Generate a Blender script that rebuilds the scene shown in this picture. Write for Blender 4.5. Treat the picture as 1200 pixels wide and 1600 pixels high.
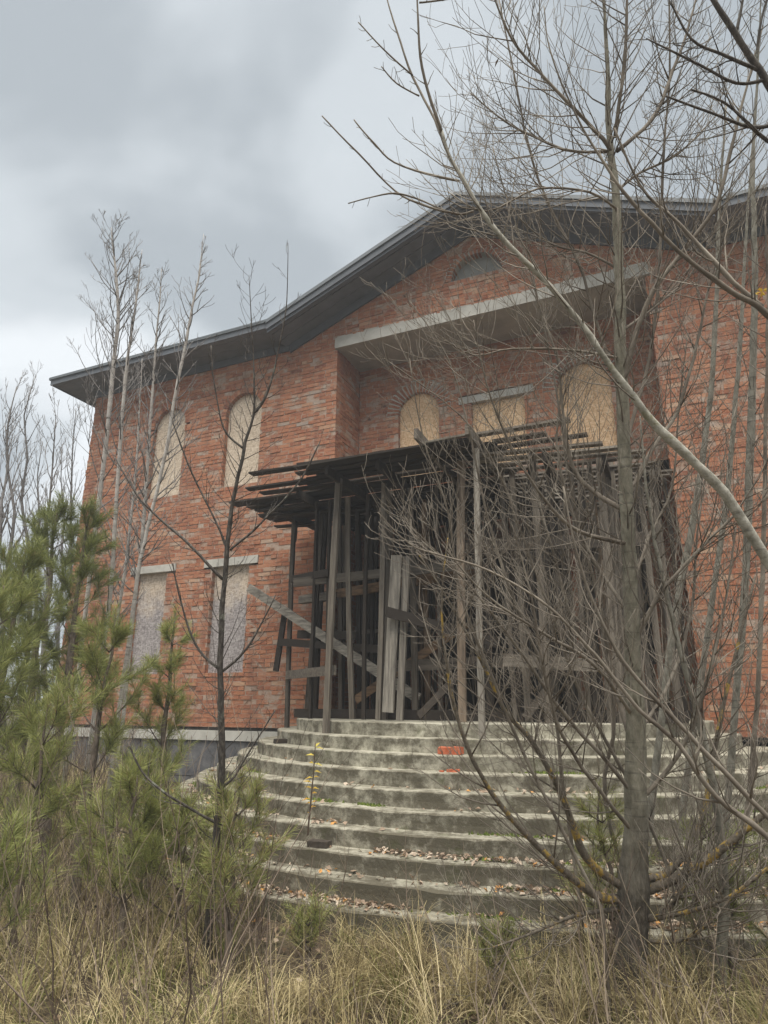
import bpy, math, random
import numpy as np
from mathutils import Vector, Matrix, noise

for _o in list(bpy.data.objects):
    bpy.data.objects.remove(_o)
scene = bpy.context.scene
COL = scene.collection
R_ = math.radians

# ------------------------------------------------------------------ camera
FPX = 1000.0                       # focal length in photo pixels (photo is 1200 x 1600)
PITCH = math.atan(295 / FPX)
YAW = R_(23.6)
CAM = Vector((0.0, -9.6, 1.74))
cam_d = bpy.data.cameras.new('camera')
cam_d.sensor_fit = 'HORIZONTAL'
cam_d.sensor_width = 36.0
cam_d.lens = 36.0 * FPX / 1200.0
cam_d.clip_start = 0.05
cam_d.clip_end = 3000
cam = bpy.data.objects.new('camera', cam_d)
COL.objects.link(cam)
cam.location = CAM
cam.rotation_euler = (math.pi / 2 + PITCH, 0, YAW)
scene.camera = cam
C_F = Vector((-math.sin(YAW) * math.cos(PITCH), math.cos(YAW) * math.cos(PITCH), math.sin(PITCH)))
C_R = Vector((math.cos(YAW), math.sin(YAW), 0))
C_U = C_R.cross(C_F)

# ------------------------------------------------------------------ world, sun, exposure
EXPOSURE = 1.9
SUN_STRENGTH = 1.5
SUN_EL, SUN_AZ = R_(68), R_(-72)       # where the light comes from; azimuth from +x, ccw
world = bpy.data.worlds.new('World')
scene.world = world
world.use_nodes = True
wt = world.node_tree
wt.nodes.clear()


def wn(kind, **kw):
    n = wt.nodes.new(kind)
    for k, v in kw.items():
        setattr(n, k, v)
    return n


w_out = wn('ShaderNodeOutputWorld')
w_bg = wn('ShaderNodeBackground')
w_bg.inputs['Strength'].default_value = 0.092
sky = wn('ShaderNodeTexSky', sky_type='NISHITA')
sky.sun_disc = False
sky.sun_elevation = SUN_EL
w_tc = wn('ShaderNodeTexCoord')
w_sep = wn('ShaderNodeSeparateXYZ')
wt.links.new(w_tc.outputs['Generated'], w_sep.inputs[0])
w_den = wn('ShaderNodeMath', operation='ADD')
w_den.inputs[1].default_value = 0.35
w_mx = wn('ShaderNodeMath', operation='MAXIMUM')
w_mx.inputs[1].default_value = 0.0
wt.links.new(w_sep.outputs['Z'], w_mx.inputs[0])
wt.links.new(w_mx.outputs[0], w_den.inputs[0])
w_div = wn('ShaderNodeVectorMath', operation='DIVIDE')
w_comb = wn('ShaderNodeCombineXYZ')
for k in range(3):
    wt.links.new(w_den.outputs[0], w_comb.inputs[k])
wt.links.new(w_tc.outputs['Generated'], w_div.inputs[0])
wt.links.new(w_comb.outputs[0], w_div.inputs[1])
w_map = wn('ShaderNodeMapping')
w_map.inputs['Location'].default_value = (2.15, 0.4, 0.0)
w_map.inputs['Rotation'].default_value = (0, 0, R_(-20))
w_map.inputs['Scale'].default_value = (1.7, 2.3, 1.0)
wt.links.new(w_div.outputs[0], w_map.inputs['Vector'])
w_n1 = wn('ShaderNodeTexNoise')
w_n1.inputs['Scale'].default_value = 1.0
w_n1.inputs['Detail'].default_value = 5.0
w_n1.inputs['Roughness'].default_value = 0.42
w_n1.inputs['Distortion'].default_value = 0.25
wt.links.new(w_map.outputs[0], w_n1.inputs['Vector'])
w_ramp = wn('ShaderNodeValToRGB')
w_ramp.color_ramp.interpolation = 'EASE'
cr = w_ramp.color_ramp
cr.elements[0].position = 0.40
cr.elements[0].color = (1.40, 1.53, 1.61, 1)
cr.elements[1].position = 0.62
cr.elements[1].color = (2.75, 2.86, 2.93, 1)
e = cr.elements.new(0.5)
e.color = (1.98, 2.12, 2.20, 1)
wt.links.new(w_n1.outputs['Fac'], w_ramp.inputs['Fac'])
w_mix = wn('ShaderNodeMix', data_type='RGBA')
w_mix.inputs['Factor'].default_value = 0.96
wt.links.new(sky.outputs[0], w_mix.inputs['A'])
wt.links.new(w_ramp.outputs[0], w_mix.inputs['B'])
wt.links.new(w_mix.outputs['Result'], w_bg.inputs['Color'])
wt.links.new(w_bg.outputs[0], w_out.inputs['Surface'])

sun_d = bpy.data.lights.new('sun', 'SUN')
sun_d.energy = SUN_STRENGTH
sun_d.angle = R_(50)
sun_d.color = (1.0, 0.955, 0.875)
sun = bpy.data.objects.new('sun', sun_d)
COL.objects.link(sun)
sun_dir = Vector((math.cos(SUN_EL) * math.cos(SUN_AZ), math.cos(SUN_EL) * math.sin(SUN_AZ), math.sin(SUN_EL)))
sky.sun_rotation = math.atan2(sun_dir.x, sun_dir.y)
sun.rotation_euler = sun_dir.to_track_quat('Z', 'Y').to_euler()
sun.location = (3, -20, 20)

scene.view_settings.view_transform = 'Standard'
scene.view_settings.look = 'None'
scene.view_settings.exposure = EXPOSURE
scene.view_settings.gamma = 1.0
scene.view_settings.use_curve_mapping = False
scene.render.engine = 'CYCLES'
scene.render.resolution_x = 768
scene.render.resolution_y = 1024
scene.cycles.max_bounces = 4
scene.cycles.diffuse_bounces = 2
scene.cycles.volume_bounces = 0
scene.cycles.transparent_max_bounces = 8

# ------------------------------------------------------------------ helpers
rng = random.Random(7)


def ray(px, py):
    return C_R * ((px - 600) / FPX) - C_U * ((py - 800) / FPX) + C_F


def at(px, py, d):
    return CAM + ray(px, py) * d


def onY(px, py, Y):
    r = ray(px, py)
    return CAM + r * ((Y - CAM.y) / r.y)


def onZ(px, py, Z):
    r = ray(px, py)
    return CAM + r * ((Z - CAM.z) / r.z)


def project(p):
    v = Vector(p) - CAM
    w = v.dot(C_F)
    if w < 0.05:
        return None
    return 600 + FPX * v.dot(C_R) / w, 800 - FPX * v.dot(C_U) / w, w


WL = {}          # world location of every object (all parents are pure translations)


def link(o, parent, loc):
    COL.objects.link(o)
    WL[o.name] = Vector(loc)
    if parent is not None:
        o.parent = parent
        o.location = Vector(loc) - WL[parent.name]
    else:
        o.location = loc
    return o


def tag(o, label=None, cat=None, group=None, kind=None):
    if label:
        o['label'] = label
    if cat:
        o['category'] = cat
    if group:
        o['group'] = group
    if kind:
        o['kind'] = kind
    return o


def thing(name, loc, label, cat, group=None):
    o = bpy.data.objects.new(name, None)
    o.empty_display_size = 0.2
    link(o, None, loc)
    return tag(o, label, cat, group)


class MB:
    """collects polygons; build() links them as one mesh object"""

    def __init__(self):
        self.v = []
        self.f = []
        self.t = []

    def face(self, pts, tint=0.5):
        n = len(self.v)
        self.v.extend([tuple(p) for p in pts])
        self.f.append(tuple(range(n, n + len(pts))))
        self.t.append(tint)

    def hexa(self, c, tint=0.5, skip=()):
        """c: 8 corners, 0-3 back ring (ccw seen from front), 4-7 front ring"""
        n = len(self.v)
        self.v.extend([tuple(p) for p in c])
        faces = [(3, 2, 1, 0), (4, 5, 6, 7), (0, 1, 5, 4), (1, 2, 6, 5), (2, 3, 7, 6), (3, 0, 4, 7)]
        for i, q in enumerate(faces):
            if i in skip:
                continue
            self.f.append(tuple(n + k for k in q))
            self.t.append(tint)

    def box(self, a, b, tint=0.5, jit=0.0, skip=()):
        x0, y0, z0 = a
        x1, y1, z1 = b
        # front = low y
        c = [(x0, y1, z0), (x1, y1, z0), (x1, y1, z1), (x0, y1, z1),
             (x0, y0, z0), (x1, y0, z0), (x1, y0, z1), (x0, y0, z1)]
        if jit:
            c = [tuple(q + rng.uniform(-jit, jit) for q in p) for p in c]
        self.hexa(c, tint, skip)

    def tube(self, path, radii, sides=5, tint=0.5, cap=True):
        n0 = len(self.v)
        m = len(path)
        up = Vector((0.13, 0.31, 0.94))
        prev = None
        for i, p in enumerate(path):
            if i == 0:
                t = path[1] - p
            elif i == m - 1:
                t = p - path[i - 1]
            else:
                t = path[i + 1] - path[i - 1]
            if t.length < 1e-9:
                t = Vector((0, 0, 1))
            t = t.normalized()
            if prev is None:
                a = t.cross(up)
                if a.length < 0.1:
                    a = t.cross(Vector((1, 0, 0)))
            else:
                a = prev - t * prev.dot(t)
            a.normalize()
            prev = a
            b = t.cross(a)
            r = radii[i]
            for k in range(sides):
                an = 2 * math.pi * k / sides
                q = p + a * (math.cos(an) * r) + b * (math.sin(an) * r)
                self.v.append((q.x, q.y, q.z))
        for i in range(m - 1):
            for k in range(sides):
                k2 = (k + 1) % sides
                self.f.append((n0 + i * sides + k, n0 + i * sides + k2, n0 + (i + 1) * sides + k2, n0 + (i + 1) * sides + k))
                self.t.append(tint)
        if cap:
            self.f.append(tuple(n0 + (m - 1) * sides + k for k in range(sides)))
            self.t.append(tint)
            self.f.append(tuple(n0 + k for k in reversed(range(sides))))
            self.t.append(tint)

    def build(self, name, mat, parent=None, smooth=False, origin=None):
        me = bpy.data.meshes.new(name)
        V = np.array(self.v, dtype=np.float64)
        if origin is None:
            lo, hi = V.min(0), V.max(0)
            origin = Vector(((lo[0] + hi[0]) / 2, (lo[1] + hi[1]) / 2, lo[2]))
        V = V - np.array(origin)
        me.from_pydata(V.tolist(), [], self.f)
        at_ = me.attributes.new('tint', 'FLOAT', 'FACE')
        at_.data.foreach_set('value', self.t)
        if smooth:
            me.polygons.foreach_set('use_smooth', [True] * len(me.polygons))
        me.materials.append(mat)
        me.update()
        o = bpy.data.objects.new(name, me)
        return link(o, parent, origin)


# ------------------------------------------------------------------ materials
def mat_new(name, rough=0.85):
    m = bpy.data.materials.new(name)
    m.use_nodes = True
    nt = m.node_tree
    b = nt.nodes['Principled BSDF']
    b.inputs['Roughness'].default_value = rough
    b.inputs['Specular IOR Level'].default_value = 0.25
    return m, nt, b


def nd(nt, kind, ins=None, **kw):
    n = nt.nodes.new(kind)
    for k, v in kw.items():
        setattr(n, k, v)
    if ins:
        for k, v in ins.items():
            s = n.inputs[k]
            if isinstance(v, bpy.types.NodeSocket):
                nt.links.new(v, s)
            else:
                s.default_value = v
    return n


def ramp(nt, fac, stops, interp='LINEAR'):
    n = nt.nodes.new('ShaderNodeValToRGB')
    n.color_ramp.interpolation = interp
    els = n.color_ramp.elements
    while len(els) < len(stops):
        els.new(0.5)
    for el, (p, c) in zip(els, stops):
        el.position = p
        el.color = (*c, 1) if len(c) == 3 else c
    nt.links.new(fac, n.inputs['Fac'])
    return n.outputs['Color']


def mixc(nt, fac, a, b, blend='MIX'):
    n = nt.nodes.new('ShaderNodeMix')
    n.data_type = 'RGBA'
    n.blend_type = blend
    for key, v in (('Factor', fac), ('A', a), ('B', b)):
        s = n.inputs[key] if key != 'Factor' else n.inputs[0]
        if key != 'Factor':
            s = [q for q in n.inputs if q.name == key and q.type == 'RGBA'][0]
        if isinstance(v, bpy.types.NodeSocket):
            nt.links.new(v, s)
        elif key == 'Factor':
            s.default_value = v
        else:
            s.default_value = (*v, 1)
    return [q for q in n.outputs if q.type == 'RGBA'][0]


def wpos(nt, scale=(1, 1, 1), rot=(0, 0, 0)):
    g = nt.nodes.new('ShaderNodeNewGeometry')
    m = nd(nt, 'ShaderNodeMapping', {'Vector': g.outputs['Position'], 'Scale': scale, 'Rotation': rot})
    return m.outputs[0]


def noise_(nt, vec, scale, detail=4, rough=0.55, dist=0.0):
    return nd(nt, 'ShaderNodeTexNoise', {'Vector': vec, 'Scale': scale, 'Detail': detail, 'Roughness': rough,
                                         'Distortion': dist}).outputs['Fac']


def bump(nt, b, h, strength=0.4, dist=0.01):
    n = nd(nt, 'ShaderNodeBump', {'Height': h, 'Strength': strength, 'Distance': dist})
    nt.links.new(n.outputs[0], b.inputs['Normal'])


def tint_attr(nt):
    return nd(nt, 'ShaderNodeAttribute', attribute_name='tint').outputs['Fac']


def make_mats():
    M = {}
    # brick: each brick has its own tint; mortar smears have a shape of their own
    m, nt, b = mat_new('brick', 0.9)
    p = wpos(nt)
    base = ramp(nt, tint_attr(nt), [(0.0, (0.175, 0.06, 0.038)), (0.25, (0.28, 0.102, 0.058)), (0.5, (0.355, 0.14, 0.076)),
                                   (0.78, (0.415, 0.185, 0.105)), (0.93, (0.44, 0.285, 0.19)), (1.0, (0.33, 0.28, 0.24))])
    n2 = noise_(nt, p, 34, 5, 0.7)
    blot = noise_(nt, wpos(nt, (1, 1, 1.7)), 11, 7, 0.78, 0.3)
    c = mixc(nt, ramp(nt, blot, [(0.44, (0, 0, 0)), (0.68, (0.7, 0.7, 0.7))]), base, (0.44, 0.25, 0.145))
    c = mixc(nt, ramp(nt, blot, [(0.30, (0.75, 0.75, 0.75)), (0.44, (0, 0, 0))]), c, (0.19, 0.075, 0.05))
    # cement smeared over the face when the wall was laid
    smear = noise_(nt, wpos(nt, (1, 1, 1.35)), 2.0, 10, 0.8, 0.5)
    c = mixc(nt, ramp(nt, smear, [(0.535, (0, 0, 0)), (0.63, (0.9, 0.9, 0.9))]), c, (0.37, 0.335, 0.28))
    sm2 = noise_(nt, wpos(nt, (1, 1, 1.2)), 7.5, 8, 0.75, 0.3)
    c = mixc(nt, ramp(nt, sm2, [(0.585, (0, 0, 0)), (0.67, (0.6, 0.6, 0.6))]), c, (0.37, 0.30, 0.235))
    # damp streaks running down
    n3 = noise_(nt, wpos(nt, (2.6, 2.6, 0.3)), 1.3, 6, 0.65)
    c = mixc(nt, ramp(nt, n3, [(0.5, (0, 0, 0)), (0.7, (0.6, 0.6, 0.6))]), c, (0.15, 0.085, 0.066))
    nt.links.new(c, b.inputs['Base Color'])
    bump(nt, b, nd(nt, 'ShaderNodeMath', {0: n2, 1: blot}, operation='ADD').outputs[0], 0.9, 0.012)
    M['brick'] = m
    # mortar
    m, nt, b = mat_new('mortar', 0.95)
    p = wpos(nt)
    n1 = noise_(nt, p, 5.5, 8, 0.75)
    c = ramp(nt, n1, [(0.36, (0.10, 0.06, 0.042)), (0.42, (0.28, 0.165, 0.11)), (0.5, (0.36, 0.255, 0.195)), (0.7, (0.43, 0.37, 0.31))])
    nt.links.new(c, b.inputs['Base Color'])
    bump(nt, b, noise_(nt, p, 60, 4, 0.7), 0.9, 0.012)
    M['mortar'] = m
    # concrete for steps
    m, nt, b = mat_new('step_concrete', 0.9)
    p = wpos(nt)
    n1 = noise_(nt, p, 1.6, 7, 0.68)
    n2 = noise_(nt, wpos(nt, (1.6, 1.6, 0.45)), 1.7, 7, 0.75)
    c = ramp(nt, n1, [(0.3, (0.26, 0.243, 0.19)), (0.5, (0.37, 0.348, 0.275)), (0.72, (0.50, 0.472, 0.38))])
    c = mixc(nt, ramp(nt, n2, [(0.5, (0, 0, 0)), (0.66, (0.6, 0.6, 0.6))]), c, (0.12, 0.11, 0.08))
    n4 = noise_(nt, p, 5.5, 6, 0.75)
    tn = tint_attr(nt)          # older dirt further down the steps, plus painted shade on the risers
    dirt_shade = nd(nt, 'ShaderNodeMath', {0: n4, 1: tn}, operation='MULTIPLY_ADD')
    dirt_shade.inputs[2].default_value = 0.0
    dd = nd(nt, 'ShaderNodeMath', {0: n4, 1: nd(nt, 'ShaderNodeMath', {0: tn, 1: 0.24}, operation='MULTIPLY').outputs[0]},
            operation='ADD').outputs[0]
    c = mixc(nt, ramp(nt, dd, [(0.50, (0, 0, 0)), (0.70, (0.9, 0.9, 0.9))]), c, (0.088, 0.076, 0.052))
    n5 = noise_(nt, p, 3.1, 6, 0.7)
    c = mixc(nt, ramp(nt, n5, [(0.58, (0, 0, 0)), (0.68, (0.6, 0.6, 0.6))]), c, (0.08, 0.085, 0.035))
    nt.links.new(c, b.inputs['Base Color'])
    bump(nt, b, noise_(nt, p, 30, 6, 0.7), 0.7, 0.012)
    M['step'] = m
    # plain concrete (lintels, slab)
    m, nt, b = mat_new('concrete', 0.9)
    p = wpos(nt)
    n1 = noise_(nt, p, 3.0, 6, 0.65)
    c = ramp(nt, n1, [(0.3, (0.33, 0.315, 0.28)), (0.55, (0.45, 0.435, 0.39)), (0.75, (0.54, 0.52, 0.47))])
    nt.links.new(c, b.inputs['Base Color'])
    bump(nt, b, noise_(nt, p, 40, 5, 0.7), 0.6, 0.008)
    M['concrete'] = m
    # foundation blocks
    m, nt, b = mat_new('foundation', 0.95)
    p = wpos(nt)
    c = ramp(nt, noise_(nt, p, 4.0, 6, 0.7), [(0.3, (0.07, 0.07, 0.078)), (0.6, (0.16, 0.158, 0.16)), (0.8, (0.24, 0.235, 0.225))])
    nt.links.new(c, b.inputs['Base Color'])
    bump(nt, b, noise_(nt, p, 30, 5, 0.7), 0.7, 0.01)
    M['foundation'] = m
    # grey weathered wood; tint picks tone
    m, nt, b = mat_new('old_wood', 0.85)
    tc = nd(nt, 'ShaderNodeTexCoord')
    g = wpos(nt, (26, 26, 1.6))
    gx = wpos(nt, (1.6, 26, 26))
    tn = tint_attr(nt)
    grain = noise_(nt, g, 1.0, 5, 0.7)
    base = ramp(nt, tn, [(0.0, (0.016, 0.012, 0.009)), (0.3, (0.058, 0.046, 0.035)), (0.6, (0.19, 0.163, 0.13)), (0.85, (0.36, 0.33, 0.28)),
                         (0.93, (0.20, 0.125, 0.07)), (1.0, (0.34, 0.21, 0.115))])
    c = mixc(nt, ramp(nt, grain, [(0.35, (0.75, 0.75, 0.75)), (0.62, (0, 0, 0))]), base, (0.03, 0.024, 0.02))
    nt.links.new(c, b.inputs['Base Color'])
    bump(nt, b, grain, 0.5, 0.005)
    M['wood'] = m
    # the same wood for boards lying along the house front
    m, nt, b = mat_new('old_wood_lengthwise', 0.85)
    gx = wpos(nt, (1.6, 26, 26))
    tn = tint_attr(nt)
    grain = noise_(nt, gx, 1.0, 5, 0.7)
    base = ramp(nt, tn, [(0.0, (0.016, 0.012, 0.009)), (0.3, (0.058, 0.046, 0.035)), (0.6, (0.19, 0.163, 0.13)), (0.85, (0.36, 0.33, 0.28)),
                         (0.93, (0.20, 0.125, 0.07)), (1.0, (0.34, 0.21, 0.115))])
    c = mixc(nt, ramp(nt, grain, [(0.35, (0.75, 0.75, 0.75)), (0.62, (0, 0, 0))]), base, (0.03, 0.024, 0.02))
    nt.links.new(c, b.inputs['Base Color'])
    bump(nt, b, grain, 0.5, 0.005)
    M['woodx'] = m
    # oriented strand board (weather: 0 fresh, 1 greyed at the foot)
    def osb(name, grey, fresh=0.0):
        m, nt, b = mat_new(name, 0.8)
        va = nd(nt, 'ShaderNodeTexVoronoi', {'Vector': wpos(nt, (19, 19, 64), (0, R_(28), 0)), 'Scale': 1.0, 'Randomness': 1.0})
        vb = nd(nt, 'ShaderNodeTexVoronoi', {'Vector': wpos(nt, (66, 20, 20), (0, R_(-17), 0)), 'Scale': 1.0, 'Randomness': 1.0})
        sa = nd(nt, 'ShaderNodeSeparateColor', {0: va.outputs['Color']}).outputs[0]
        sb = nd(nt, 'ShaderNodeSeparateColor', {0: vb.outputs['Color']}).outputs[1]
        av = nd(nt, 'ShaderNodeMath', {0: sa, 1: sb}, operation='ADD').outputs[0]
        av = nd(nt, 'ShaderNodeMath', {0: av, 1: 0.5}, operation='MULTIPLY').outputs[0]
        if fresh:
            c = ramp(nt, av, [(0.1, (0.46, 0.28, 0.15)), (0.45, (0.64, 0.435, 0.255)), (0.8, (0.74, 0.54, 0.345)), (1, (0.80, 0.63, 0.44))])
        else:
            c = ramp(nt, av, [(0.1, (0.36, 0.28, 0.20)), (0.45, (0.53, 0.43, 0.325)), (0.8, (0.63, 0.53, 0.415)), (1, (0.70, 0.61, 0.50))])
        if grey:
            sep = nd(nt, 'ShaderNodeSeparateXYZ', {0: nd(nt, 'ShaderNodeNewGeometry').outputs['Position']}).outputs[2]
            w = nd(nt, 'ShaderNodeMath', {0: noise_(nt, wpos(nt), 3.0, 5, 0.7), 1: 1.5}, operation='MULTIPLY').outputs[0]
            s = nd(nt, 'ShaderNodeMath', {0: w, 1: sep}, operation='SUBTRACT').outputs[0]
            s = nd(nt, 'ShaderNodeMath', {0: s, 1: 3.45 if grey < 2 else 6.2}, operation='ADD').outputs[0]
            fac = ramp(nt, s, [(0.25, (0.1, 0.1, 0.1)), (0.9, (0.93, 0.93, 0.93))])
            gcol = ramp(nt, av, [(0.1, (0.14, 0.125, 0.128)), (0.5, (0.27, 0.247, 0.247)), (1, (0.43, 0.40, 0.39))])
            c = mixc(nt, fac, c, gcol)
        nt.links.new(c, b.inputs['Base Color'])
        bump(nt, b, av, 0.35, 0.004)
        return m
    M['osb_fresh'] = osb('strand_board_fresh', 0, 1)
    M['osb_pale'] = osb('strand_board_pale', 0, 0)
    M['osb_grey'] = osb('strand_board_greyed', 1, 0)
    # roof trim / soffit
    def plain(name, c0, c1, rough, sc=3.0, spec=0.3):
        m, nt, b = mat_new(name, rough)
        b.inputs['Specular IOR Level'].default_value = spec
        c = ramp(nt, noise_(nt, wpos(nt), sc, 5, 0.65), [(0.3, c0), (0.7, c1)])
        nt.links.new(c, b.inputs['Base Color'])
        return m
    M['roof_metal'] = plain('roof_metal', (0.10, 0.112, 0.12), (0.135, 0.15, 0.16), 0.5, 2, 0.5)
    M['fascia'] = plain('fascia_board', (0.095, 0.103, 0.115), (0.125, 0.135, 0.15), 0.6, 4)
    M['soffit'] = plain('soffit_board', (0.125, 0.135, 0.152), (0.17, 0.18, 0.2), 0.7, 4)
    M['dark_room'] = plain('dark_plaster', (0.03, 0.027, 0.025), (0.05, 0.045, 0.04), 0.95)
    M['lunette'] = plain('weathered_panel', (0.20, 0.205, 0.19), (0.27, 0.27, 0.25), 0.8, 8)
    # ground
    m, nt, b = mat_new('leaf_litter', 0.95)
    p = wpos(nt)
    n1 = noise_(nt, p, 9, 8, 0.75)
    c = ramp(nt, n1, [(0.3, (0.03, 0.023, 0.016)), (0.5, (0.085, 0.063, 0.042)), (0.7, (0.18, 0.135, 0.085))])
    c = mixc(nt, ramp(nt, noise_(nt, p, 0.8, 4), [(0.5, (0, 0, 0)), (0.7, (0.5, 0.5, 0.5))]), c, (0.09, 0.10, 0.035))
    nt.links.new(c, b.inputs['Base Color'])
    bump(nt, b, n1, 0.8, 0.03)
    M['ground'] = m

    # foliage with tint ramps
    def tinted(name, stops, rough=0.75, trans=0.0, bumpy=0):
        m, nt, b = mat_new(name, rough)
        c = ramp(nt, tint_attr(nt), stops)
        nt.links.new(c, b.inputs['Base Color'])
        if trans:
            tr = nd(nt, 'ShaderNodeBsdfTranslucent', {'Color': c})
            mx = nd(nt, 'ShaderNodeMixShader', {0: trans, 1: b.outputs[0], 2: tr.outputs[0]})
            nt.links.new(mx.outputs[0], nt.nodes['Material Output'].inputs['Surface'])
        return m
    M['grass'] = tinted('dry_grass', [(0, (0.13, 0.095, 0.05)), (0.3, (0.30, 0.24, 0.122)), (0.6, (0.54, 0.45, 0.235)),
                                      (0.84, (0.68, 0.57, 0.35)), (0.88, (0.14, 0.155, 0.045)), (1, (0.26, 0.27, 0.075))], 0.75, 0.25)
    M['needle'] = tinted('pine_needles', [(0, (0.08, 0.10, 0.036)), (0.4, (0.185, 0.212, 0.072)), (0.75, (0.32, 0.335, 0.11)),
                                          (0.93, (0.42, 0.43, 0.17)), (1, (0.32, 0.23, 0.12))], 0.6, 0.25)
    M['leaf'] = tinted('fallen_leaves', [(0, (0.12, 0.08, 0.05)), (0.35, (0.25, 0.175, 0.12)), (0.7, (0.40, 0.31, 0.235)),
                                         (0.95, (0.56, 0.47, 0.37)), (1, (0.55, 0.28, 0.09))], 0.8, 0.1)
    M['moss'] = tinted('moss', [(0, (0.045, 0.065, 0.012)), (1, (0.13, 0.16, 0.03))], 0.95)
    M['yellow_leaf'] = tinted('yellow_leaf', [(0, (0.45, 0.16, 0.05)), (0.5, (0.66, 0.43, 0.06)), (1, (0.62, 0.55, 0.12))], 0.6, 0.35)
    M['stalk'] = tinted('dead_stalks', [(0, (0.06, 0.042, 0.032)), (0.5, (0.15, 0.112, 0.085)), (1, (0.30, 0.24, 0.175))], 0.85)

    # barks
    def bark(name, c0, c1, c2, sx=30, sz=9, lichen=None, lo=0.4, amount=0.66, rings=0.0):
        m, nt, b = mat_new(name, 0.9)
        n1 = noise_(nt, wpos(nt, (sx, sx, sz)), 1.0, 5, 0.65)
        c = ramp(nt, n1, [(0.3, c0), (0.52, c1), (0.75, c2)])
        if lichen:
            c = mixc(nt, ramp(nt, noise_(nt, wpos(nt), 7, 6, 0.7), [(amount, (0, 0, 0)), (amount + .06, (0.8, 0.8, 0.8))]), c, lichen)
        if rings:
            r = noise_(nt, wpos(nt, (3, 3, 46)), 1.0, 3, 0.6)
            c = mixc(nt, ramp(nt, r, [(0.60, (0, 0, 0)), (0.68, (rings, rings, rings))]), c, (0.05, 0.045, 0.04))
        nt.links.new(c, b.inputs['Base Color'])
        bump(nt, b, n1, 0.7, 0.01)
        return m
    M['bark_aspen'] = bark('aspen_bark', (0.13, 0.12, 0.095), (0.27, 0.255, 0.21), (0.40, 0.38, 0.32), 24, 10, (0.30, 0.25, 0.08), rings=0.6)
    M['bark_rough'] = bark('furrowed_bark', (0.04, 0.034, 0.028), (0.12, 0.104, 0.085), (0.25, 0.22, 0.18), 60, 14, (0.13, 0.15, 0.07), amount=0.6)
    M['bark_lichen'] = bark('lichen_bark', (0.07, 0.058, 0.045), (0.155, 0.13, 0.10), (0.25, 0.215, 0.165), 40, 40, (0.44, 0.29, 0.055), amount=0.52)
    M['bark_twig'] = bark('twig_bark', (0.085, 0.068, 0.052), (0.205, 0.175, 0.14), (0.40, 0.355, 0.29), 3.2, 3.2)
    M['bark_pale'] = bark('pale_limb_bark', (0.17, 0.16, 0.125), (0.36, 0.34, 0.285), (0.52, 0.50, 0.43), 22, 22, (0.20, 0.19, 0.11), amount=0.6, rings=0.35)
    M['bark_birch'] = bark('birch_bark', (0.36, 0.32, 0.285), (0.54, 0.50, 0.46), (0.68, 0.65, 0.60), 10, 14, rings=0.75)
    M['bark_dark'] = bark('dark_bark', (0.035, 0.03, 0.027), (0.095, 0.083, 0.072), (0.20, 0.18, 0.155), 50, 14, (0.26, 0.27, 0.22), amount=0.6)
    M['bark_grey'] = bark('grey_twig_bark', (0.13, 0.12, 0.115), (0.21, 0.195, 0.185), (0.30, 0.285, 0.27), 12, 12)
    M['bark_pine'] = bark('pine_bark', (0.06, 0.048, 0.038), (0.15, 0.12, 0.095), (0.25, 0.205, 0.165), 40, 16)
    m, nt, b = mat_new('old_aspen_bark', 0.9)
    n1 = noise_(nt, wpos(nt, (60, 60, 14)), 1.0, 5, 0.65)
    foot = ramp(nt, n1, [(0.3, (0.04, 0.034, 0.028)), (0.52, (0.12, 0.104, 0.085)), (0.75, (0.25, 0.22, 0.18))])
    n2 = noise_(nt, wpos(nt, (24, 24, 10)), 1.0, 5, 0.65)
    upper = ramp(nt, n2, [(0.3, (0.12, 0.11, 0.08)), (0.52, (0.25, 0.232, 0.178)), (0.75, (0.38, 0.355, 0.285))])
    rg_ = noise_(nt, wpos(nt, (3, 3, 46)), 1.0, 3, 0.6)
    upper = mixc(nt, ramp(nt, rg_, [(0.58, (0, 0, 0)), (0.68, (0.6, 0.6, 0.6))]), upper, (0.05, 0.045, 0.04))
    zz = nd(nt, 'ShaderNodeSeparateXYZ', {0: nd(nt, 'ShaderNodeNewGeometry').outputs['Position']}).outputs[2]
    zz = nd(nt, 'ShaderNodeMath', {0: zz, 1: noise_(nt, wpos(nt, (12, 12, 3)), 1.0, 5, .7)}, operation='ADD').outputs[0]
    zz = nd(nt, 'ShaderNodeMath', {0: zz, 1: 0.25}, operation='MULTIPLY').outputs[0]
    c = mixc(nt, ramp(nt, zz, [(0.24, (0, 0, 0)), (0.46, (1, 1, 1))]), foot, upper)
    nt.links.new(c, b.inputs['Base Color'])
    bump(nt, b, n1, 0.7, 0.01)
    M['bark_old'] = m
    return M


M = make_mats()

# ------------------------------------------------------------------ terrain
CX = -2.5                 # axis of the house front
LANDING = 1.5
RISE = 0.15


def sm(t):
    t = max(0.0, min(1.0, t))
    return t * t * (3 - 2 * t)


def gz(x, y):
    z = 0.40 * sm((y + 4.4) / 3.4)
    z += 0.05 * noise.noise(Vector((x * 0.5, y * 0.5, 3.1))) + 0.02 * noise.noise(Vector((x * 1.7, y * 1.7, 7.7)))
    d = math.hypot(x, y)
    if d > 30:
        z += (d - 30) * 0.004 * (1 + noise.noise(Vector((x * .02, y * .02, 0))))
    return z - 0.02


def grid_axis(lo, hi, fine_lo, fine_hi, step, coarse):
    a = list(np.arange(fine_lo, fine_hi + 1e-6, step))
    q, s = fine_lo, step
    left = []
    while q > lo:
        s *= coarse
        q -= s
        left.append(q)
    q, s = fine_hi, step
    right = []
    while q < hi:
        s *= coarse
        q += s
        right.append(q)
    return left[::-1] + a + right


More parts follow.
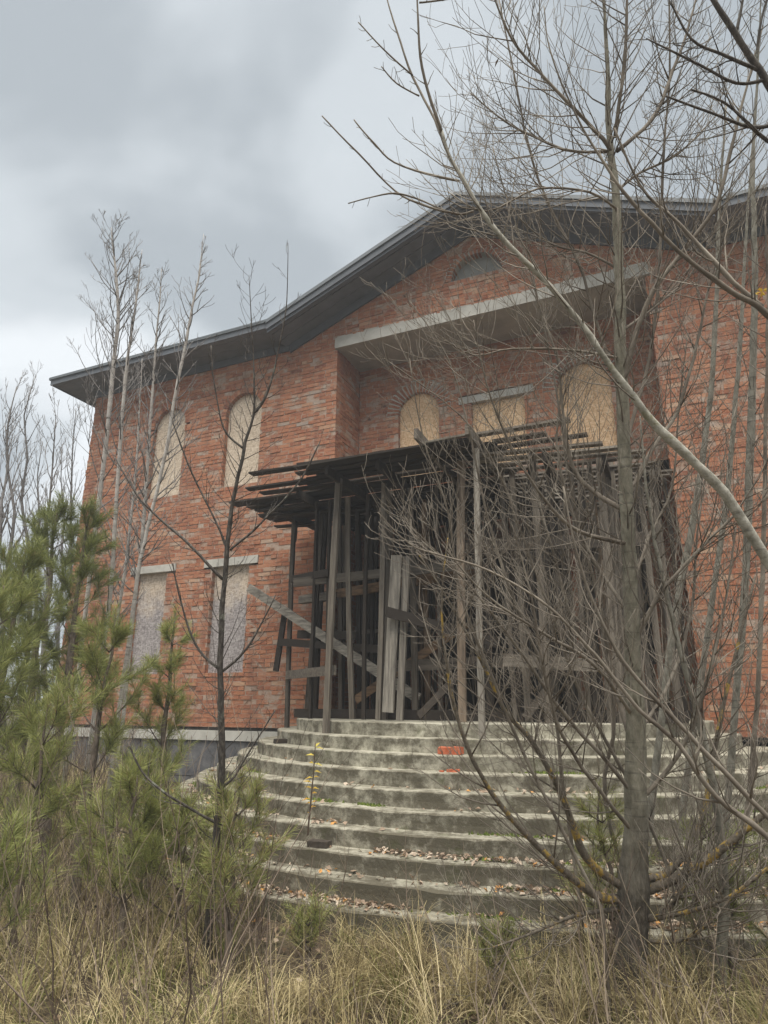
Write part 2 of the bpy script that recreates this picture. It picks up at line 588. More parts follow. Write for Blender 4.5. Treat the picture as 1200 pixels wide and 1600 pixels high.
gx_ = grid_axis(-600, 600, -14, 8, 0.22, 1.25)
gy_ = grid_axis(-300, 700, -10, 2, 0.22, 1.25)
gm = MB()
gm.v = [(x, y, gz(x, y)) for y in gy_ for x in gx_]
nx_ = len(gx_)
for j in range(len(gy_) - 1):
    for i in range(nx_ - 1):
        gm.f.append((j * nx_ + i, j * nx_ + i + 1, (j + 1) * nx_ + i + 1, (j + 1) * nx_ + i))
gm.t = [0.5] * len(gm.f)
tag(gm.build('ground', M['ground'], None, True, Vector((0, 0, 0))), kind='structure')

# ------------------------------------------------------------------ the house
X0, X1 = -11.40, 6.40
RX0, RX1, RY = -5.17, 0.32, 1.0          # the two-storey recess
EAVE_Z = 8.47
APEX_Z = 10.02                            # brick of the gable ends here
GX0, GX1 = -6.25, 1.25
SLOPE = (10.15 - 8.62) / ((GX1 - GX0) / 2)

house = thing('brick_house', (CX, 0, 1.3), 'unfinished two-storey red brick house with boarded windows behind the steps', 'house')
COURSE, BH = 0.0765, 0.0665


class Opening:
    def __init__(s, x0, x1, z0, z1, arch=False, ring=0.0, lintel=None):
        s.x0, s.x1, s.z0, s.z1, s.arch, s.ring, s.lintel = x0, x1, z0, z1, arch, ring, lintel
        s.r = (x1 - x0) / 2
        s.cx = (x0 + x1) / 2
        s.zs = z1 - s.r          # springing line of an arch

    def span(s, z):
        """x interval taken out of the course whose middle is at z"""
        if s.arch:
            if z < s.z0 or z > s.z1 + s.ring:
                return None
            if z < s.zs:
                return (s.x0, s.x1)
            q = (s.r + s.ring) ** 2 - (z - s.zs) ** 2
            if q <= 0:
                return None
            h = math.sqrt(q)
            return (s.cx - h, s.cx + h)
        if s.lintel and s.lintel[2] < z < s.lintel[3]:
            return (s.lintel[0], s.lintel[1])
        if s.z0 < z < s.z1:
            return (s.x0, s.x1)
        return None


facade_bricks = []       # candidates for single brick objects


def brick_wall(place, u0, u1, z0, z1, openings, limits=None, seed=1, collect=None, reveal=0.22, ends=(0.1, 0.1)):
    """place(u, w, z) -> world point; w is depth behind the wall face. Returns (bricks, mortar)."""
    r = random.Random(seed)
    bb, mm = MB(), MB()
    rows = int(round((z1 - z0) / COURSE))
    for i in range(rows):
        za = z0 + i * COURSE
        zm = za + COURSE / 2
        a, b = u0, u1
        if limits:
            lim = limits(zm)
            if lim is None:
                continue
            a, b = max(a, lim[0]), min(b, lim[1])
        cuts = sorted(q for q in (o.span(zm) for o in openings) if q)
        segs, cur = [], a
        for c0, c1 in cuts:
            if c0 > cur:
                segs.append((cur, min(c0, b), cur > a))
            cur = max(cur, c1)
        if cur < b:
            segs.append((cur, b, cur > a))
        header = (i % 5 == 3) or r.random() < 0.08
        L = 0.12 if header else 0.25
        off = (0.13 if i % 2 else 0.0) + (0.065 if header else 0) + r.uniform(-0.03, 0.03)
        for (s0, s1, ro) in segs:
            w0 = 0.007
            # mortar strip with its returns into the openings
            for (ua, wa, ub, wb) in ((s0, w0, s1, w0), (s0 + .009, reveal, s0 + .009, w0), (s1 - .009, w0, s1 - .009, reveal)):
                mm.face([place(ua, wa, za), place(ub, wb, za), place(ub, wb, za + COURSE), place(ua, wa, za + COURSE)])
            u = math.floor((s0 - u0 - off) / (L + 0.012)) * (L + 0.012) + u0 + off
            while u < s1:
                l_ = L + r.uniform(-0.012, 0.006)
                ua, ub = max(u, s0), min(u + l_, s1)
                full = (ua == u and ub == u + l_)
                if ub - ua > 0.03:
                    dep = reveal if (ua - s0 < 0.02 or s1 - ub < 0.02) else 0.05
                    d = r.gauss(0, 0.0045)
                    if r.random() < 0.02:
                        d += 0.018
                    zj = za + 0.005 + r.uniform(-0.004, 0.004)
                    h = BH + r.uniform(-0.006, 0.002)
                    t = min(1.0, max(0.0, r.gauss(0.5, 0.19)))
                    if r.random() < 0.02:
                        t = r.uniform(0.9, 1.0)
                    if collect is not None and full and dep < 0.1:
                        collect.append((ua, ub, zj, zj + h, d, t))
                    else:
                        dz = r.uniform(-0.003, 0.003)
                        dd = r.uniform(-0.003, 0.003)
                        c = [place(ua, dep, zj), place(ub, dep, zj + dz), place(ub, dep, zj + h + dz), place(ua, dep, zj + h),
                             place(ua, d, zj), place(ub, d + dd, zj + dz), place(ub, d + dd, zj + h + dz), place(ua, d, zj + h)]
                        bb.hexa(c, t, skip=(0,))
                u += L + 0.012
    return bb, mm


def ring_bricks(bb, mm, place, o, r, depth=0.22, gap=0.012, dull=0.0):
    """a ring of brick voussoirs round an arched opening"""
    rin, rout = o.r, o.r + o.ring
    n = max(9, int(math.pi * (rin + rout) / 2 / 0.079))
    for k in range(n):
        a0 = math.pi * k / n + gap
        a1 = math.pi * (k + 1) / n - gap
        d = r.gauss(0, 0.004)
        t = min(1, max(0, r.gauss(0.45, 0.2))) if r.random() > dull else r.uniform(.15, .5)
        ro = rout - 0.006 + r.uniform(-0.01, 0.004)
        ri = rin + r.uniform(-0.003, 0.003)
        pts = [(ri, a1), (ri, a0), (ro, a0), (ro, a1)]
        c = [place(o.cx + q * math.cos(a), depth, o.zs + q * math.sin(a)) for q, a in pts] + \
            [place(o.cx + q * math.cos(a), d, o.zs + q * math.sin(a)) for q, a in pts]
        bb.hexa(c, t, skip=(0,))
    m = 28
    for k in range(m):
        a0, a1 = math.pi * k / m, math.pi * (k + 1) / m
        q = [(rin, a1), (rin, a0), (rout + .05, a0), (rout + .05, a1)]
        mm.face([place(o.cx + p * math.cos(a), 0.013, o.zs + p * math.sin(a)) for p, a in q])
        mm.face([place(o.cx + (rin + .002) * math.cos(a), w, o.zs + (rin + .002) * math.sin(a)) for a, w in ((a0, 0.013), (a1, 0.013), (a1, depth), (a0, depth))])


def limits_front(z):
    if z < EAVE_Z:
        return (X0, X1)
    h = (APEX_Z + 0.05 - z) / SLOPE
    return (CX - h, CX + h) if h > 0.1 else None


LOW_L = Opening(-9.58, -8.82, 2.22, 4.16, lintel=(-9.74, -8.60, 4.16, 4.31))
LOW_R = Opening(-7.73, -6.90, 2.22, 4.16, lintel=(-7.92, -6.70, 4.16, 4.31))
UP_L = Opening(-9.56, -8.72, 5.70, 7.72, arch=True, ring=0.125)
UP_R = Opening(-7.68, -6.83, 5.70, 7.70, arch=True, ring=0.125)
# mirrored openings of the right wing, outside the picture's frame
R_LOW = Opening(2.75, 3.50, 2.24, 4.16, lintel=(2.52, 3.72, 4.16, 4.31))
R_UP = Opening(2.75, 3.47, 5.72, 7.70, arch=True, ring=0.125)
PORTAL = Opening(RX0, RX1, 1.2, 8.20, lintel=(RX0 - 0.04, RX1 + 0.06, 8.20, 8.43))
LUNE = Opening(CX - 0.44, CX + 0.50, 9.02, 9.46, arch=True, ring=0.125)
LUNE.zs = 9.02
LUNE.r = 0.47
LUNE.cx = CX + 0.10
LUNE.x0, LUNE.x1 = LUNE.cx - .47, LUNE.cx + .47

front = lambda u, w, z: (u, w, z)
opens = [LOW_L, LOW_R, UP_L, UP_R, R_LOW, R_UP, PORTAL, LUNE]
fb, fm = brick_wall(front, X0, X1, 1.30, 10.05, opens, limits_front, seed=3, collect=facade_bricks)
vr = random.Random(5)
for o in (UP_L, UP_R, R_UP):
    ring_bricks(fb, fm, front, o, vr)
arch_m = MB()
ring_bricks(fb, arch_m, front, LUNE, vr, .22, .024, .5)
arch_m.build('arch_mortar', M['concrete'], house)
front_wall = fm.build('front_wall', M['mortar'], house)

# the three hundred bricks that show largest become single objects
def shown(bk):
    ua, ub, za, zb, d, t = bk
    p = project(((ua + ub) / 2, 0, (za + zb) / 2))
    if p is None or not (-5 < p[0] < 1205 and -5 < p[1] < 1605):
        return 0
    return (ub - ua) / p[2] ** 2


facade_bricks.sort(key=shown, reverse=True)
singles, rest = facade_bricks[:300], facade_bricks[300:]
for (ua, ub, za, zb, d, t) in rest:
    dz = rng.uniform(-0.003, 0.003)
    c = [(ua, .05, za), (ub, .05, za + dz), (ub, .05, zb + dz), (ua, .05, zb), (ua, d, za), (ub, d, za + dz), (ub, d, zb + dz), (ua, d, zb)]
    fb.hexa(c, t, skip=(0,))
tag(fb.build('brickwork', M['brick'], front_wall), kind='stuff')
variants = {}
for bk in singles:
    ua, ub, za, zb, d, t = bk
    key = (round((ub - ua) / 0.13), int(t * 7.99))
    if key not in variants:
        L = 0.247 if key[0] >= 2 else 0.118
        m_ = MB()
        m_.box((-L / 2, 0, 0), (L / 2, 0.06, BH), (key[1] + 0.5) / 8, 0.002)
        me = bpy.data.meshes.new('brick')
        me.from_pydata(m_.v, [], m_.f)
        a_ = me.attributes.new('tint', 'FLOAT', 'FACE')
        a_.data.foreach_set('value', m_.t)
        me.materials.append(M['brick'])
        variants[key] = me
    o = bpy.data.objects.new('brick', variants[key])
    link(o, front_wall, ((ua + ub) / 2, d, za))
    o.rotation_euler = (0, rng.uniform(-0.012, 0.012), rng.uniform(-0.01, 0.01))

# recess: back wall with its windows and the doorway, two cheeks
W1 = Opening(-4.33, -3.50, 5.70, 7.50, arch=True, ring=0.25)
W2 = Opening(-2.86, -1.88, 5.70, 7.06, lintel=(-3.10, -1.70, 7.06, 7.20))
W3 = Opening(-1.30, -0.40, 5.70, 7.46, arch=True, ring=0.25)
DOOR = Opening(-3.55, -1.35, 1.5, 4.15)
SIDEL = Opening(-4.75, -4.05, 2.3, 4.1)
SIDER = Opening(-0.95, -0.2, 2.3, 4.1)
back = lambda u, w, z: (u, RY + w, z)
bb, bm = brick_wall(back, RX0, RX1, 1.5, 8.2, [W1, W2, W3, DOOR, SIDEL, SIDER], None, seed=11, reveal=0.12)
for o in (W1, W3):
    arch_m = MB()
    ring_bricks(bb, arch_m, back, o, vr, 0.12, 0.026, .5)
    arch_m.build('arch_mortar', M['concrete'], house)
rw = bm.build('recess_wall', M['mortar'], house)
tag(bb.build('brickwork', M['brick'], rw), kind='stuff')
for (xx, sg) in ((RX0, 1), (RX1, -1)):
    side = (lambda xx, sg: (lambda u, w, z: (xx - sg * w, (u if sg > 0 else RY - u), z)))(xx, sg)
    bb, bm = brick_wall(side, 0.06, RY, 1.5, 8.2, [], None, seed=int(20 + sg), reveal=0.05)
    sw = bm.build('recess_cheek', M['mortar'], house)
    tag(bb.build('brickwork', M['brick'], sw), kind='stuff')
# left flank of the house
flank = lambda u, w, z: (X0 + w, 9.0 - u, z)
bb, bm = brick_wall(flank, 0.0, 8.95, 1.30, EAVE_Z + .05, [], None, seed=31, reveal=0.05)
sw = bm.build('side_wall', M['mortar'], house)
tag(bb.build('brickwork', M['brick'], sw), kind='stuff')
# rooms behind, right flank and rear so that nothing shines through
rm = MB()
def quad(mb, a, b, c, d, t=0.5):
    mb.face([a, b, c, d], t)
yb, yf = 9.0, RY + 0.26
quad(rm, (X0 + .3, yb, 0.3), (X1, yb, 0.3), (X1, yb, 9.0), (X0 + .3, yb, 9.0))
quad(rm, (X1, 0.3, 0.3), (X1, yb, 0.3), (X1, yb, 9.0), (X1, 0.3, 9.0))
quad(rm, (X0 + .05, 0.3, 1.45), (X1, 0.3, 1.45), (X1, yb, 1.45), (X0 + .05, yb, 1.45))
quad(rm, (X0 + .05, 0.3, 5.2), (X1, 0.3, 5.2), (X1, yb, 5.2), (X0 + .05, yb, 5.2))
quad(rm, (X0 + .05, 0.3, 8.5), (X1, 0.3, 8.5), (X1, yb, 8.5), (X0 + .05, yb, 8.5))
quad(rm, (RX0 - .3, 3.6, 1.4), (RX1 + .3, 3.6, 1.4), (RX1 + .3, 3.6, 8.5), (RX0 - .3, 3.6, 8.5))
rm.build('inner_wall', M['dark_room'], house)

# boarded windows
def panel(o, depth, mat, place=front, parent=None, seams=(), bottom=None):
    w = thingless = None
    m_ = MB()
    if o.arch:
        n = 24
        outline = [(o.x0 - .01, o.z0), (o.x1 + .01, o.z0)] + [(o.cx + (o.r + .004) * math.cos(math.pi * k / n), o.zs + (o.r + .004) * math.sin(math.pi * k / n)) for k in range(n + 1)]
    else:
        outline = [(o.x0 - .01, o.z0 - .004), (o.x1 + .01, o.z0 - .004), (o.x1 + .01, o.z1 + .004), (o.x0 - .01, o.z1 + .004)]
    f_ = [place(x, depth, z) for x, z in outline]
    b_ = [place(x, depth + 0.014, z) for x, z in outline]
    m_.face(f_)
    m_.face(b_[::-1])
    for k in range(len(outline)):
        j = (k + 1) % len(outline)
        m_.face([f_[k], b_[k], b_[j], f_[j]])
    return m_.build('window_board', mat, house)


panel(UP_L, 0.10, M['osb_pale'])
panel(UP_R, 0.10, M['osb_pale'])
panel(LOW_L, 0.10, M['osb_grey'])
panel(LOW_R, 0.10, M['osb_grey'])
panel(R_LOW, 0.15, M['osb_grey'])
panel(R_UP, 0.17, M['osb_pale'])
panel(W1, 0.10, M['osb_fresh'], back)
panel(W2, 0.09, M['osb_fresh'], back)
panel(W3, 0.10, M['osb_fresh'], back)
panel(LUNE, 0.16, M['lunette'])
for o, pl, pr in ((LOW_L, 0, 0), (LOW_R, 0, 0), (R_LOW, 0, 0)):
    m_ = MB()
    l = o.lintel
    m_.box((l[0] + .006, -0.022, l[2] + .002), (l[1] - .006, 0.2, l[3] - .004), 0.5, 0.004)
    m_.build('lintel', M['concrete'], house)
    # brick sill course
    sb = MB()
    k = o.x0 - 0.02
    while k < o.x1 - 0.04:
        sb.box((k, -0.012 + rng.uniform(-.004, .004), o.z0 - 0.062), (k + 0.118, 0.16, o.z0 - 0.002), rng.uniform(.3, .8), 0.002)
        k += 0.128
    sb.build('sill', M['brick'], house)
m_ = MB()
l = W2.lintel
m_.box((l[0] + .006, RY - 0.02, l[2] + .002), (l[1] - .006, RY + 0.1, l[3] - .004), 0.5, 0.004)
m_.build('lintel', M['concrete'], house)
# rectangular-window board seam strips (battens nailed over joints)
# concrete slab over the recess, ragged mortar on its upper edge
m_ = MB()
m_.box((PORTAL.lintel[0] + .004, -0.035, 8.203), (PORTAL.lintel[1] - .004, RY - 0.002, 8.415), 0.5)
slab = m_.build('recess_slab', M['concrete'], house)
m_ = MB()
x = PORTAL.lintel[0] + 0.05
while x < PORTAL.lintel[1] - 0.1:
    w_ = rng.uniform(0.08, 0.3)
    h_ = rng.uniform(0.012, 0.032)
    m_.box((x, -0.03 - rng.uniform(0, .006), 8.412), (x + w_, 0.0, 8.415 + h_), 0.5, 0.006)
    x += w_ + rng.uniform(0.0, 0.08)
m_.build('mortar_bed', M['concrete'], slab)

# plinth: concrete ledge, foundation blocks
x = X0 - 0.03
m_ = MB()
m_.box((X0 - 0.05, -0.055, 1.085), (CX - 3.4, 0.3, 1.245), 0.5, 0.004)
m_.build('plinth_ledge', M['concrete'], house)
m_ = MB()
m_.box((CX + 3.6, -0.055, 1.085), (X1 + .03, 0.3, 1.245), 0.5, 0.004)
m_.build('plinth_ledge', M['concrete'], house)
m_ = MB()
m_.box((X0 + .01, 0.022, 1.243), (X1, 0.3, 1.302), 0.5)
m_.build('damp_course', M['dark_room'], house)
for zz, hh, so in ((0.50, 0.57, 0.0), (-0.1, 0.585, 1.2)):
    x = X0 - 0.02 - so
    while x < X1:
        a, b_ = max(x, X0 - 0.02), min(x + 2.37, X1 + .02)
        if b_ - a > 0.2:
            m_ = MB()
            m_.box((a, -0.015 + rng.uniform(-.01, .01), zz), (b_, 0.35, zz + hh), 0.5, 0.006)
            m_.build('foundation_block', M['foundation'], house)
        x += 2.39

# ------------------------------------------------------------------ roof
roof_m = MB()
EV, OH = 8.70, 0.70
XL, XR = X0 - 0.68, X1 + 0.68
def slab_quad(mb, pts, th):
    lo = [(p[0], p[1], p[2] - th) for p in pts]
    mb.face(pts)
    mb.face(lo[::-1])
    n = len(pts)
    for k in range(n):
        j = (k + 1) % n
        mb.face([pts[k], lo[k], lo[j], pts[j]])
RS = 0.20
YB = 9.7
ridge_y = (YB - OH) / 2
rz = EV + 0.02 + RS * (ridge_y + OH)
ym = 0.5
zm_ = EV + .02 + RS * (ym + OH)
slab_quad(roof_m, [(XL, -OH - .03, EV + .02), (GX0, -OH - .03, EV + .02), (GX0, ridge_y, rz), (XL + 5.2, ridge_y, rz)], 0.03)
slab_quad(roof_m, [(GX1, -OH - .03, EV + .02), (XR, -OH - .03, EV + .02), (XR - 5.2, ridge_y, rz), (GX1, ridge_y, rz)], 0.03)
slab_quad(roof_m, [(GX0 + .002, ym, zm_), (GX1 - .002, ym, zm_), (GX1 - .002, ridge_y, rz), (GX0 + .002, ridge_y, rz)], 0.03)
slab_quad(roof_m, [(XL - .03, YB, EV + .02), (XL - .03, -OH, EV + .02), (XL + 5.2, ridge_y, rz)], 0.03)
slab_quad(roof_m, [(XR, -OH, EV + .02), (XR, YB, EV + .02), (XR - 5.2, ridge_y, rz)], 0.03)
slab_quad(roof_m, [(XR, YB, EV + .02), (XL, YB, EV + .02), (XL + 5.2, ridge_y, rz), (XR - 5.2, ridge_y, rz)], 0.03)
AP = 10.235
GY = -0.74
for sg in (-1, 1):
    h = (GX1 - GX0) / 2 + 0.10
    e0, e1 = (CX + sg * h, AP - SLOPE * h), (CX, AP)
    p = [(e0[0], GY - .03, e0[1]), (e1[0], GY - .03, e1[1]), (e1[0], 6.0, e1[1]), (e0[0], 6.0, e0[1])]
    slab_quad(roof_m, p if sg < 0 else p[::-1], 0.03)
roof = roof_m.build('roof', M['roof_metal'], house)


def strip(name, mat, p0, p1, w, h, parent, along=None):
    """a board from p0 to p1; w along y, h along z (given corner = low y, low z)"""
    A, B = Vector(p0), Vector(p1)
    total = (B - A).length
    off = rng.uniform(0, 1.4)
    cuts = [0.0]
    while cuts[-1] + 2.9 < total - 0.6:
        cuts.append(cuts[-1] + (2.9 - off if len(cuts) == 1 else 2.9))
    cuts.append(total)
    for ca, cb in zip(cuts, cuts[1:]):
        g = 0.0025
        pa, pb = A.lerp(B, (ca + g) / total), A.lerp(B, (cb - g) / total)
        j1, j2 = rng.uniform(-.003, .003), rng.uniform(-.004, .004)
        (xa, ya, za), (xb, yb_, zb) = (pa.x, pa.y + j1, pa.z + j2), (pb.x, pb.y + j1, pb.z - j2)
        m_ = MB()
        c = [(xa, ya + w, za), (xb, yb_ + w, zb), (xb, yb_ + w, zb + h), (xa, ya + w, za + h),
             (xa, ya, za), (xb, yb_, zb), (xb, yb_, zb + h), (xa, ya, za + h)]
        m_.hexa(c)
        o_ = m_.build(name, mat, parent)
    return o_


# straight eaves left and right of the gable
for (xa, xb) in ((XL, GX0 + 0.02), (GX1 - 0.02, XR)):
    strip('fascia', M['fascia'], (xa, -OH, 8.545), (xb, -OH, 8.545), 0.025, 0.13, roof)
    strip('drip_edge', M['roof_metal'], (xa - .01, -OH - 0.028, 8.66), (xb, -OH - 0.028, 8.66), 0.024, 0.055, roof)
    for k in range(5):
        y0 = -OH + 0.028 + k * 0.134
        strip('soffit_board', M['soffit'], (xa + 0.03, y0, 8.565 - 0.004 * (k % 2)), (xb, y0, 8.565 - 0.004 * (k % 2)), 0.128, 0.02, roof)
    strip('frieze_board', M['fascia'], (max(xa, X0 - .02), -0.035, 8.40), (min(xb, X1), -0.035, 8.40), 0.03, 0.155, roof)
# left return of the eaves
m_ = MB()
m_.box((XL, -OH + .027, 8.545), (XL + 0.025, YB, 8.675))
m_.build('fascia', M['fascia'], roof)
m_ = MB()
m_.box((XL - .027, -OH - .03, 8.66), (XL - .003, YB, 8.715))
m_.build('drip_edge', M['roof_metal'], roof)
for k in range(5):
    x0 = XL + 0.028 + k * 0.13
    m_ = MB()
    m_.box((x0, 0.0, 8.561 + 0.004 * (k % 2)), (x0 + .124, YB - .1, 8.585))
    m_.build('soffit_board', M['soffit'], roof)
# rakes of the gable
for sg in (-1, 1):
    h = (GX1 - GX0) / 2 + 0.06
    xe, ze = CX + sg * h, AP - SLOPE * h
    def rk(name, mat, y, w, dz, hh, trim=0.0):
        a, b_ = (xe - sg * trim, y, ze + SLOPE * trim + dz), (CX, y, AP + dz)
        if sg < 0:
            return strip(name, mat, a, b_, w, hh, roof)
        return strip(name, mat, b_, a, w, hh, roof)
    rk('drip_edge', M['roof_metal'], GY - 0.035, 0.03, -0.075, 0.07)
    rk('fascia', M['fascia'], GY - 0.004, 0.03, -0.20, 0.15)
    rk('fascia', M['fascia'], GY + 0.028, 0.03, -0.255, 0.12)
    for k in range(5):
        y0 = GY + 0.062 + k * 0.134
        rk('soffit_board', M['soffit'], y0, 0.126, -0.19 - 0.012 * (k % 2), 0.02)
    rk('frieze_board', M['fascia'], -0.045, 0.04, -0.37, 0.18, 0.1)

# ------------------------------------------------------------------ steps
stair = thing('entrance_steps', (CX, -2.0, 0), 'broad semicircular weathered concrete steps rising to the boarded-up entrance', 'steps')


def ell(i):
    return 2.92 + 0.29 * i, 2.45 + 0.222 * i


def make_step(i):
    a, b = ell(i)
    z = LANDING - RISE * i
    N = 110
    m_ = MB()
    rings = []
    for k in range(N + 1):
        an = math.pi * k / N
        cs, sn = math.cos(an), math.sin(an)
        w1 = 0.010 * noise.noise(Vector((k * 0.07, i * 5.1, 0))) + 0.002 * noise.noise(Vector((k * 0.9, i * 3.3, 4)))
        w2 = 0.008 * noise.noise(Vector((k * 0.31, i * 4.7, 9)))
        chip = 0.012 + 0.022 * max(0, noise.noise(Vector((k * 0.6, i * 7.7, 2))))
        prof = []
        inner = 0.0 if i == 0 else None
        sx_in, sy_in = (0.0, 0.0) if i == 0 else (a - 0.52, b - 0.45)
        prof.append((sx_in, sy_in, z + (0.003 if i == 0 else 0) - (0.02 if i else 0) * 0))
        prof.append((a - 0.10 + w1, b - 0.10 + w1, z + w2 * .6))
        prof.append((a - chip + w1, b - chip + w1, z - 0.002 + w2 * .6))
        prof.append((a + w1, b + w1, z - chip * .8 + w2))
        prof.append((a - 0.006 + w1, b - 0.006 + w1, z - 0.09))
        prof.append((a - 0.002 + w1, b - 0.002 + w1, z - RISE - 0.03))
        rings.append([(CX - p[0] * cs, -p[1] * sn, p[2]) for p in prof])
    n = len(rings[0])
    for k in range(N + 1):
        m_.v.extend(rings[k])
    for k in range(N):
        for j in range(n - 1):
            m_.f.append((k * n + j, k * n + j + 1, (k + 1) * n + j + 1, (k + 1) * n + j))
            m_.t.append(i / 9.0 * 0.55 if j < 2 else 0.38 + i / 9.0 * 0.62)  # risers tinted darker than treads: their shade is put into the colour
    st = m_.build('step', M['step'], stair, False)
    return st


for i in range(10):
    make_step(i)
m_ = MB()
m_.box((RX0 + .002, -0.05, 1.30), (RX1 - .002, RY + .3, 1.497), 0.0)
m_.build('landing_slab', M['step'], stair)

# ------------------------------------------------------------------ timber formwork over the landing
form = thing('timber_formwork', (CX, -1.2, LANDING), 'grey weathered timber formwork of props and deck boards over the landing', 'formwork')


def beam(name, p0, p1, w, t, tint, mat=None, parent=None, bow=0.0, side=None):
    """rectangular timber from p0 to p1, w = wide face, t = thickness; 'side' = direction of the wide face"""
    p0, p1 = Vector(p0), Vector(p1)
    d = (p1 - p0).normalized()
    s = Vector(side) if side is not None else (Vector((1, 0, 0)) if abs(d.x) < 0.8 else Vector((0, 0, 1)))
    s = (s - d * s.dot(d)).normalized()
    n_ = d.cross(s)
    m_ = MB()
    K = 3 if bow else 1
    rings = []
    for k in range(K + 1):
        f = k / K
        c = p0.lerp(p1, f) + n_ * (bow * 4 * f * (1 - f)) + s * (bow * .6 * 4 * f * (1 - f))
        j = [rng.uniform(-.003, .003) for _ in range(8)]
        rings.append([c + s * (w / 2 + j[0]) + n_ * (t / 2 + j[1]), c - s * (w / 2 + j[2]) + n_ * (t / 2 + j[3]),
                      c - s * (w / 2 + j[4]) - n_ * (t / 2 + j[5]), c + s * (w / 2 + j[6]) - n_ * (t / 2 + j[7])])
    for k in range(K):
        for q in range(4):
            m_.face([rings[k][q], rings[k][(q + 1) % 4], rings[k + 1][(q + 1) % 4], rings[k + 1][q]], tint)
    m_.face(rings[0][::-1], tint)
    m_.face(rings[-1], tint)
    if mat is None:
        mat = M['woodx'] if abs(d.x) > 0.7 else M['wood']
    return m_.build(name, mat, parent or form)


DZ = 4.74        # underside of the deck boards
# main front posts traced from the picture: foot on a tread, top under a stringer
beam('post', (-5.42, -0.86, 1.352), (-5.44, -0.86, 4.62), 0.063, 0.050, 0.42, bow=-0.010)
beam('post', (-5.46, -0.79, 4.25), (-5.47, -0.79, 4.75), 0.056, 0.043, 0.3, bow=0.012)
beam('post', (-4.04, -2.16, 1.352), (-3.93, -2.16, 4.70), 0.078, 0.061, 0.60, bow=-0.014)
beam('post', (-4.93, -1.10, 1.63), (-4.80, -1.05, 4.70), 0.070, 0.061, 0.36, bow=0.008)
beam('post', (-1.93, -2.56, 1.352), (-1.86, -2.56, 4.66), 0.063, 0.058, 0.80, bow=-0.010)
beam('post', (-3.52, -1.72, 1.505), (-3.44, -1.72, 4.70), 0.067, 0.058, 0.62, bow=0.012)
beam('post', (-2.28, -2.12, 1.505), (-2.18, -2.12, 4.70), 0.096, 0.050, 0.905, bow=-0.014)
beam('post', (-1.30, -2.10, 1.505), (-1.28, -2.10, 4.70), 0.074, 0.058, 0.5, bow=0.008)
beam('post', (-0.55, -1.80, 1.505), (-0.52, -1.80, 4.70), 0.081, 0.058, 0.58, bow=-0.010)
beam('post', (0.02, -1.15, 1.505), (0.05, -1.15, 4.70), 0.074, 0.058, 0.5, bow=0.012)
# the broad light boards leaning at the front
beam('board', (-3.33, -1.86, 1.60), (-3.22, -1.80, 3.62), 0.155, 0.035, 0.78)
beam('board', (-3.19, -1.81, 1.505), (-3.09, -1.76, 3.60), 0.09, 0.045, 0.72)
# inner props, wood tinted darker to paint in the shade under the deck
pr = random.Random(42)
for row, y in enumerate((-1.45, -0.85, -0.25, 0.35, 0.75)):
    x = -5.0 + 0.12 * row
    while x < 0.25:
        if (x - CX) ** 2 / 2.8 ** 2 + min(y, 0) ** 2 / 2.35 ** 2 < 1:
            w = pr.uniform(0.035, 0.08)
            q = pr.uniform(-0.06, 0.06)
            beam('prop', (x + pr.uniform(-.08, .08), y + pr.uniform(-.06, .06), 1.50), (x + q, y + pr.uniform(-.04, .04), 4.66), w, pr.uniform(.045, .075),
                 pr.choice((0.08, 0.15, 0.25, 0.4, 0.5, 0.6, 0.2, 0.92)), bow=pr.uniform(-.02, .02))
        x += pr.uniform(0.22, 0.42)
# vertical leaf of boards at the right half, behind the brush
x = -1.75
while x < 0.2:
    yl = -min(1.75, 2.3 * math.sqrt(max(0.05, 1 - ((x - CX) / 2.86) ** 2)))
    beam('prop', (x, yl + pr.uniform(0, .15), 1.505), (x + pr.uniform(-.05, .05), yl + .05, 4.62), pr.uniform(.035, .075), 0.04, pr.choice((.12, .25, .38, .5, .6)))
    x += pr.uniform(0.14, 0.26)
# sleepers on the landing under the props
beam('sleeper', (-5.15, -1.02, 1.565), (-2.1, -1.62, 1.565), 0.125, 0.14, 0.16, side=(0, 0, 1))
beam('sleeper', (-2.05, -1.70, 1.56), (0.1, -1.35, 1.56), 0.12, 0.13, 0.14, side=(0, 0, 1))
beam('sleeper', (-5.0, -0.2, 1.56), (0.2, -0.2, 1.56), 0.12, 0.13, 0.12, side=(0, 0, 1))
# ledgers and braces
beam('ledger', (-5.42, -0.93, 2.12), (-3.97, -2.08, 2.12), 0.125, 0.03, 0.55, side=(0, 0, 1))
beam('ledger', (-5.05, -1.42, 3.44), (-2.2, -1.52, 3.47), 0.13, 0.04, 0.50, side=(0, 0, 1))
beam('ledger', (-5.15, -1.28, 3.52), (-4.4, -1.5, 3.53), 0.11, 0.09, 0.2, side=(0, 0, 1))
beam('ledger', (-5.25, -0.75, 3.30), (-2.3, -1.30, 3.42), 0.14, 0.045, 0.965, side=(0, 0, 1))
beam('ledger', (-5.3, -0.80, 3.28), (-4.6, -0.92, 3.29), 0.12, 0.10, 0.7, side=(0, 0, 1))
beam('ledger', (-2.3, -1.95, 3.62), (-0.1, -1.75, 3.55), 0.17, 0.04, 0.34, side=(0, 0, 1))
beam('ledger', (-1.8, -1.98, 2.20), (-0.75, -1.88, 2.12), 0.14, 0.05, 0.62, side=(0, 0, 1))
beam('ledger', (-3.6, -1.2, 2.20), (-1.9, -1.3, 2.22), 0.15, 0.04, 0.5, side=(0, 0, 1))
beam('ledger', (-4.9, -0.6, 2.75), (-0.2, -0.6, 2.8), 0.06, 0.05, 0.5, side=(0, 0, 1))
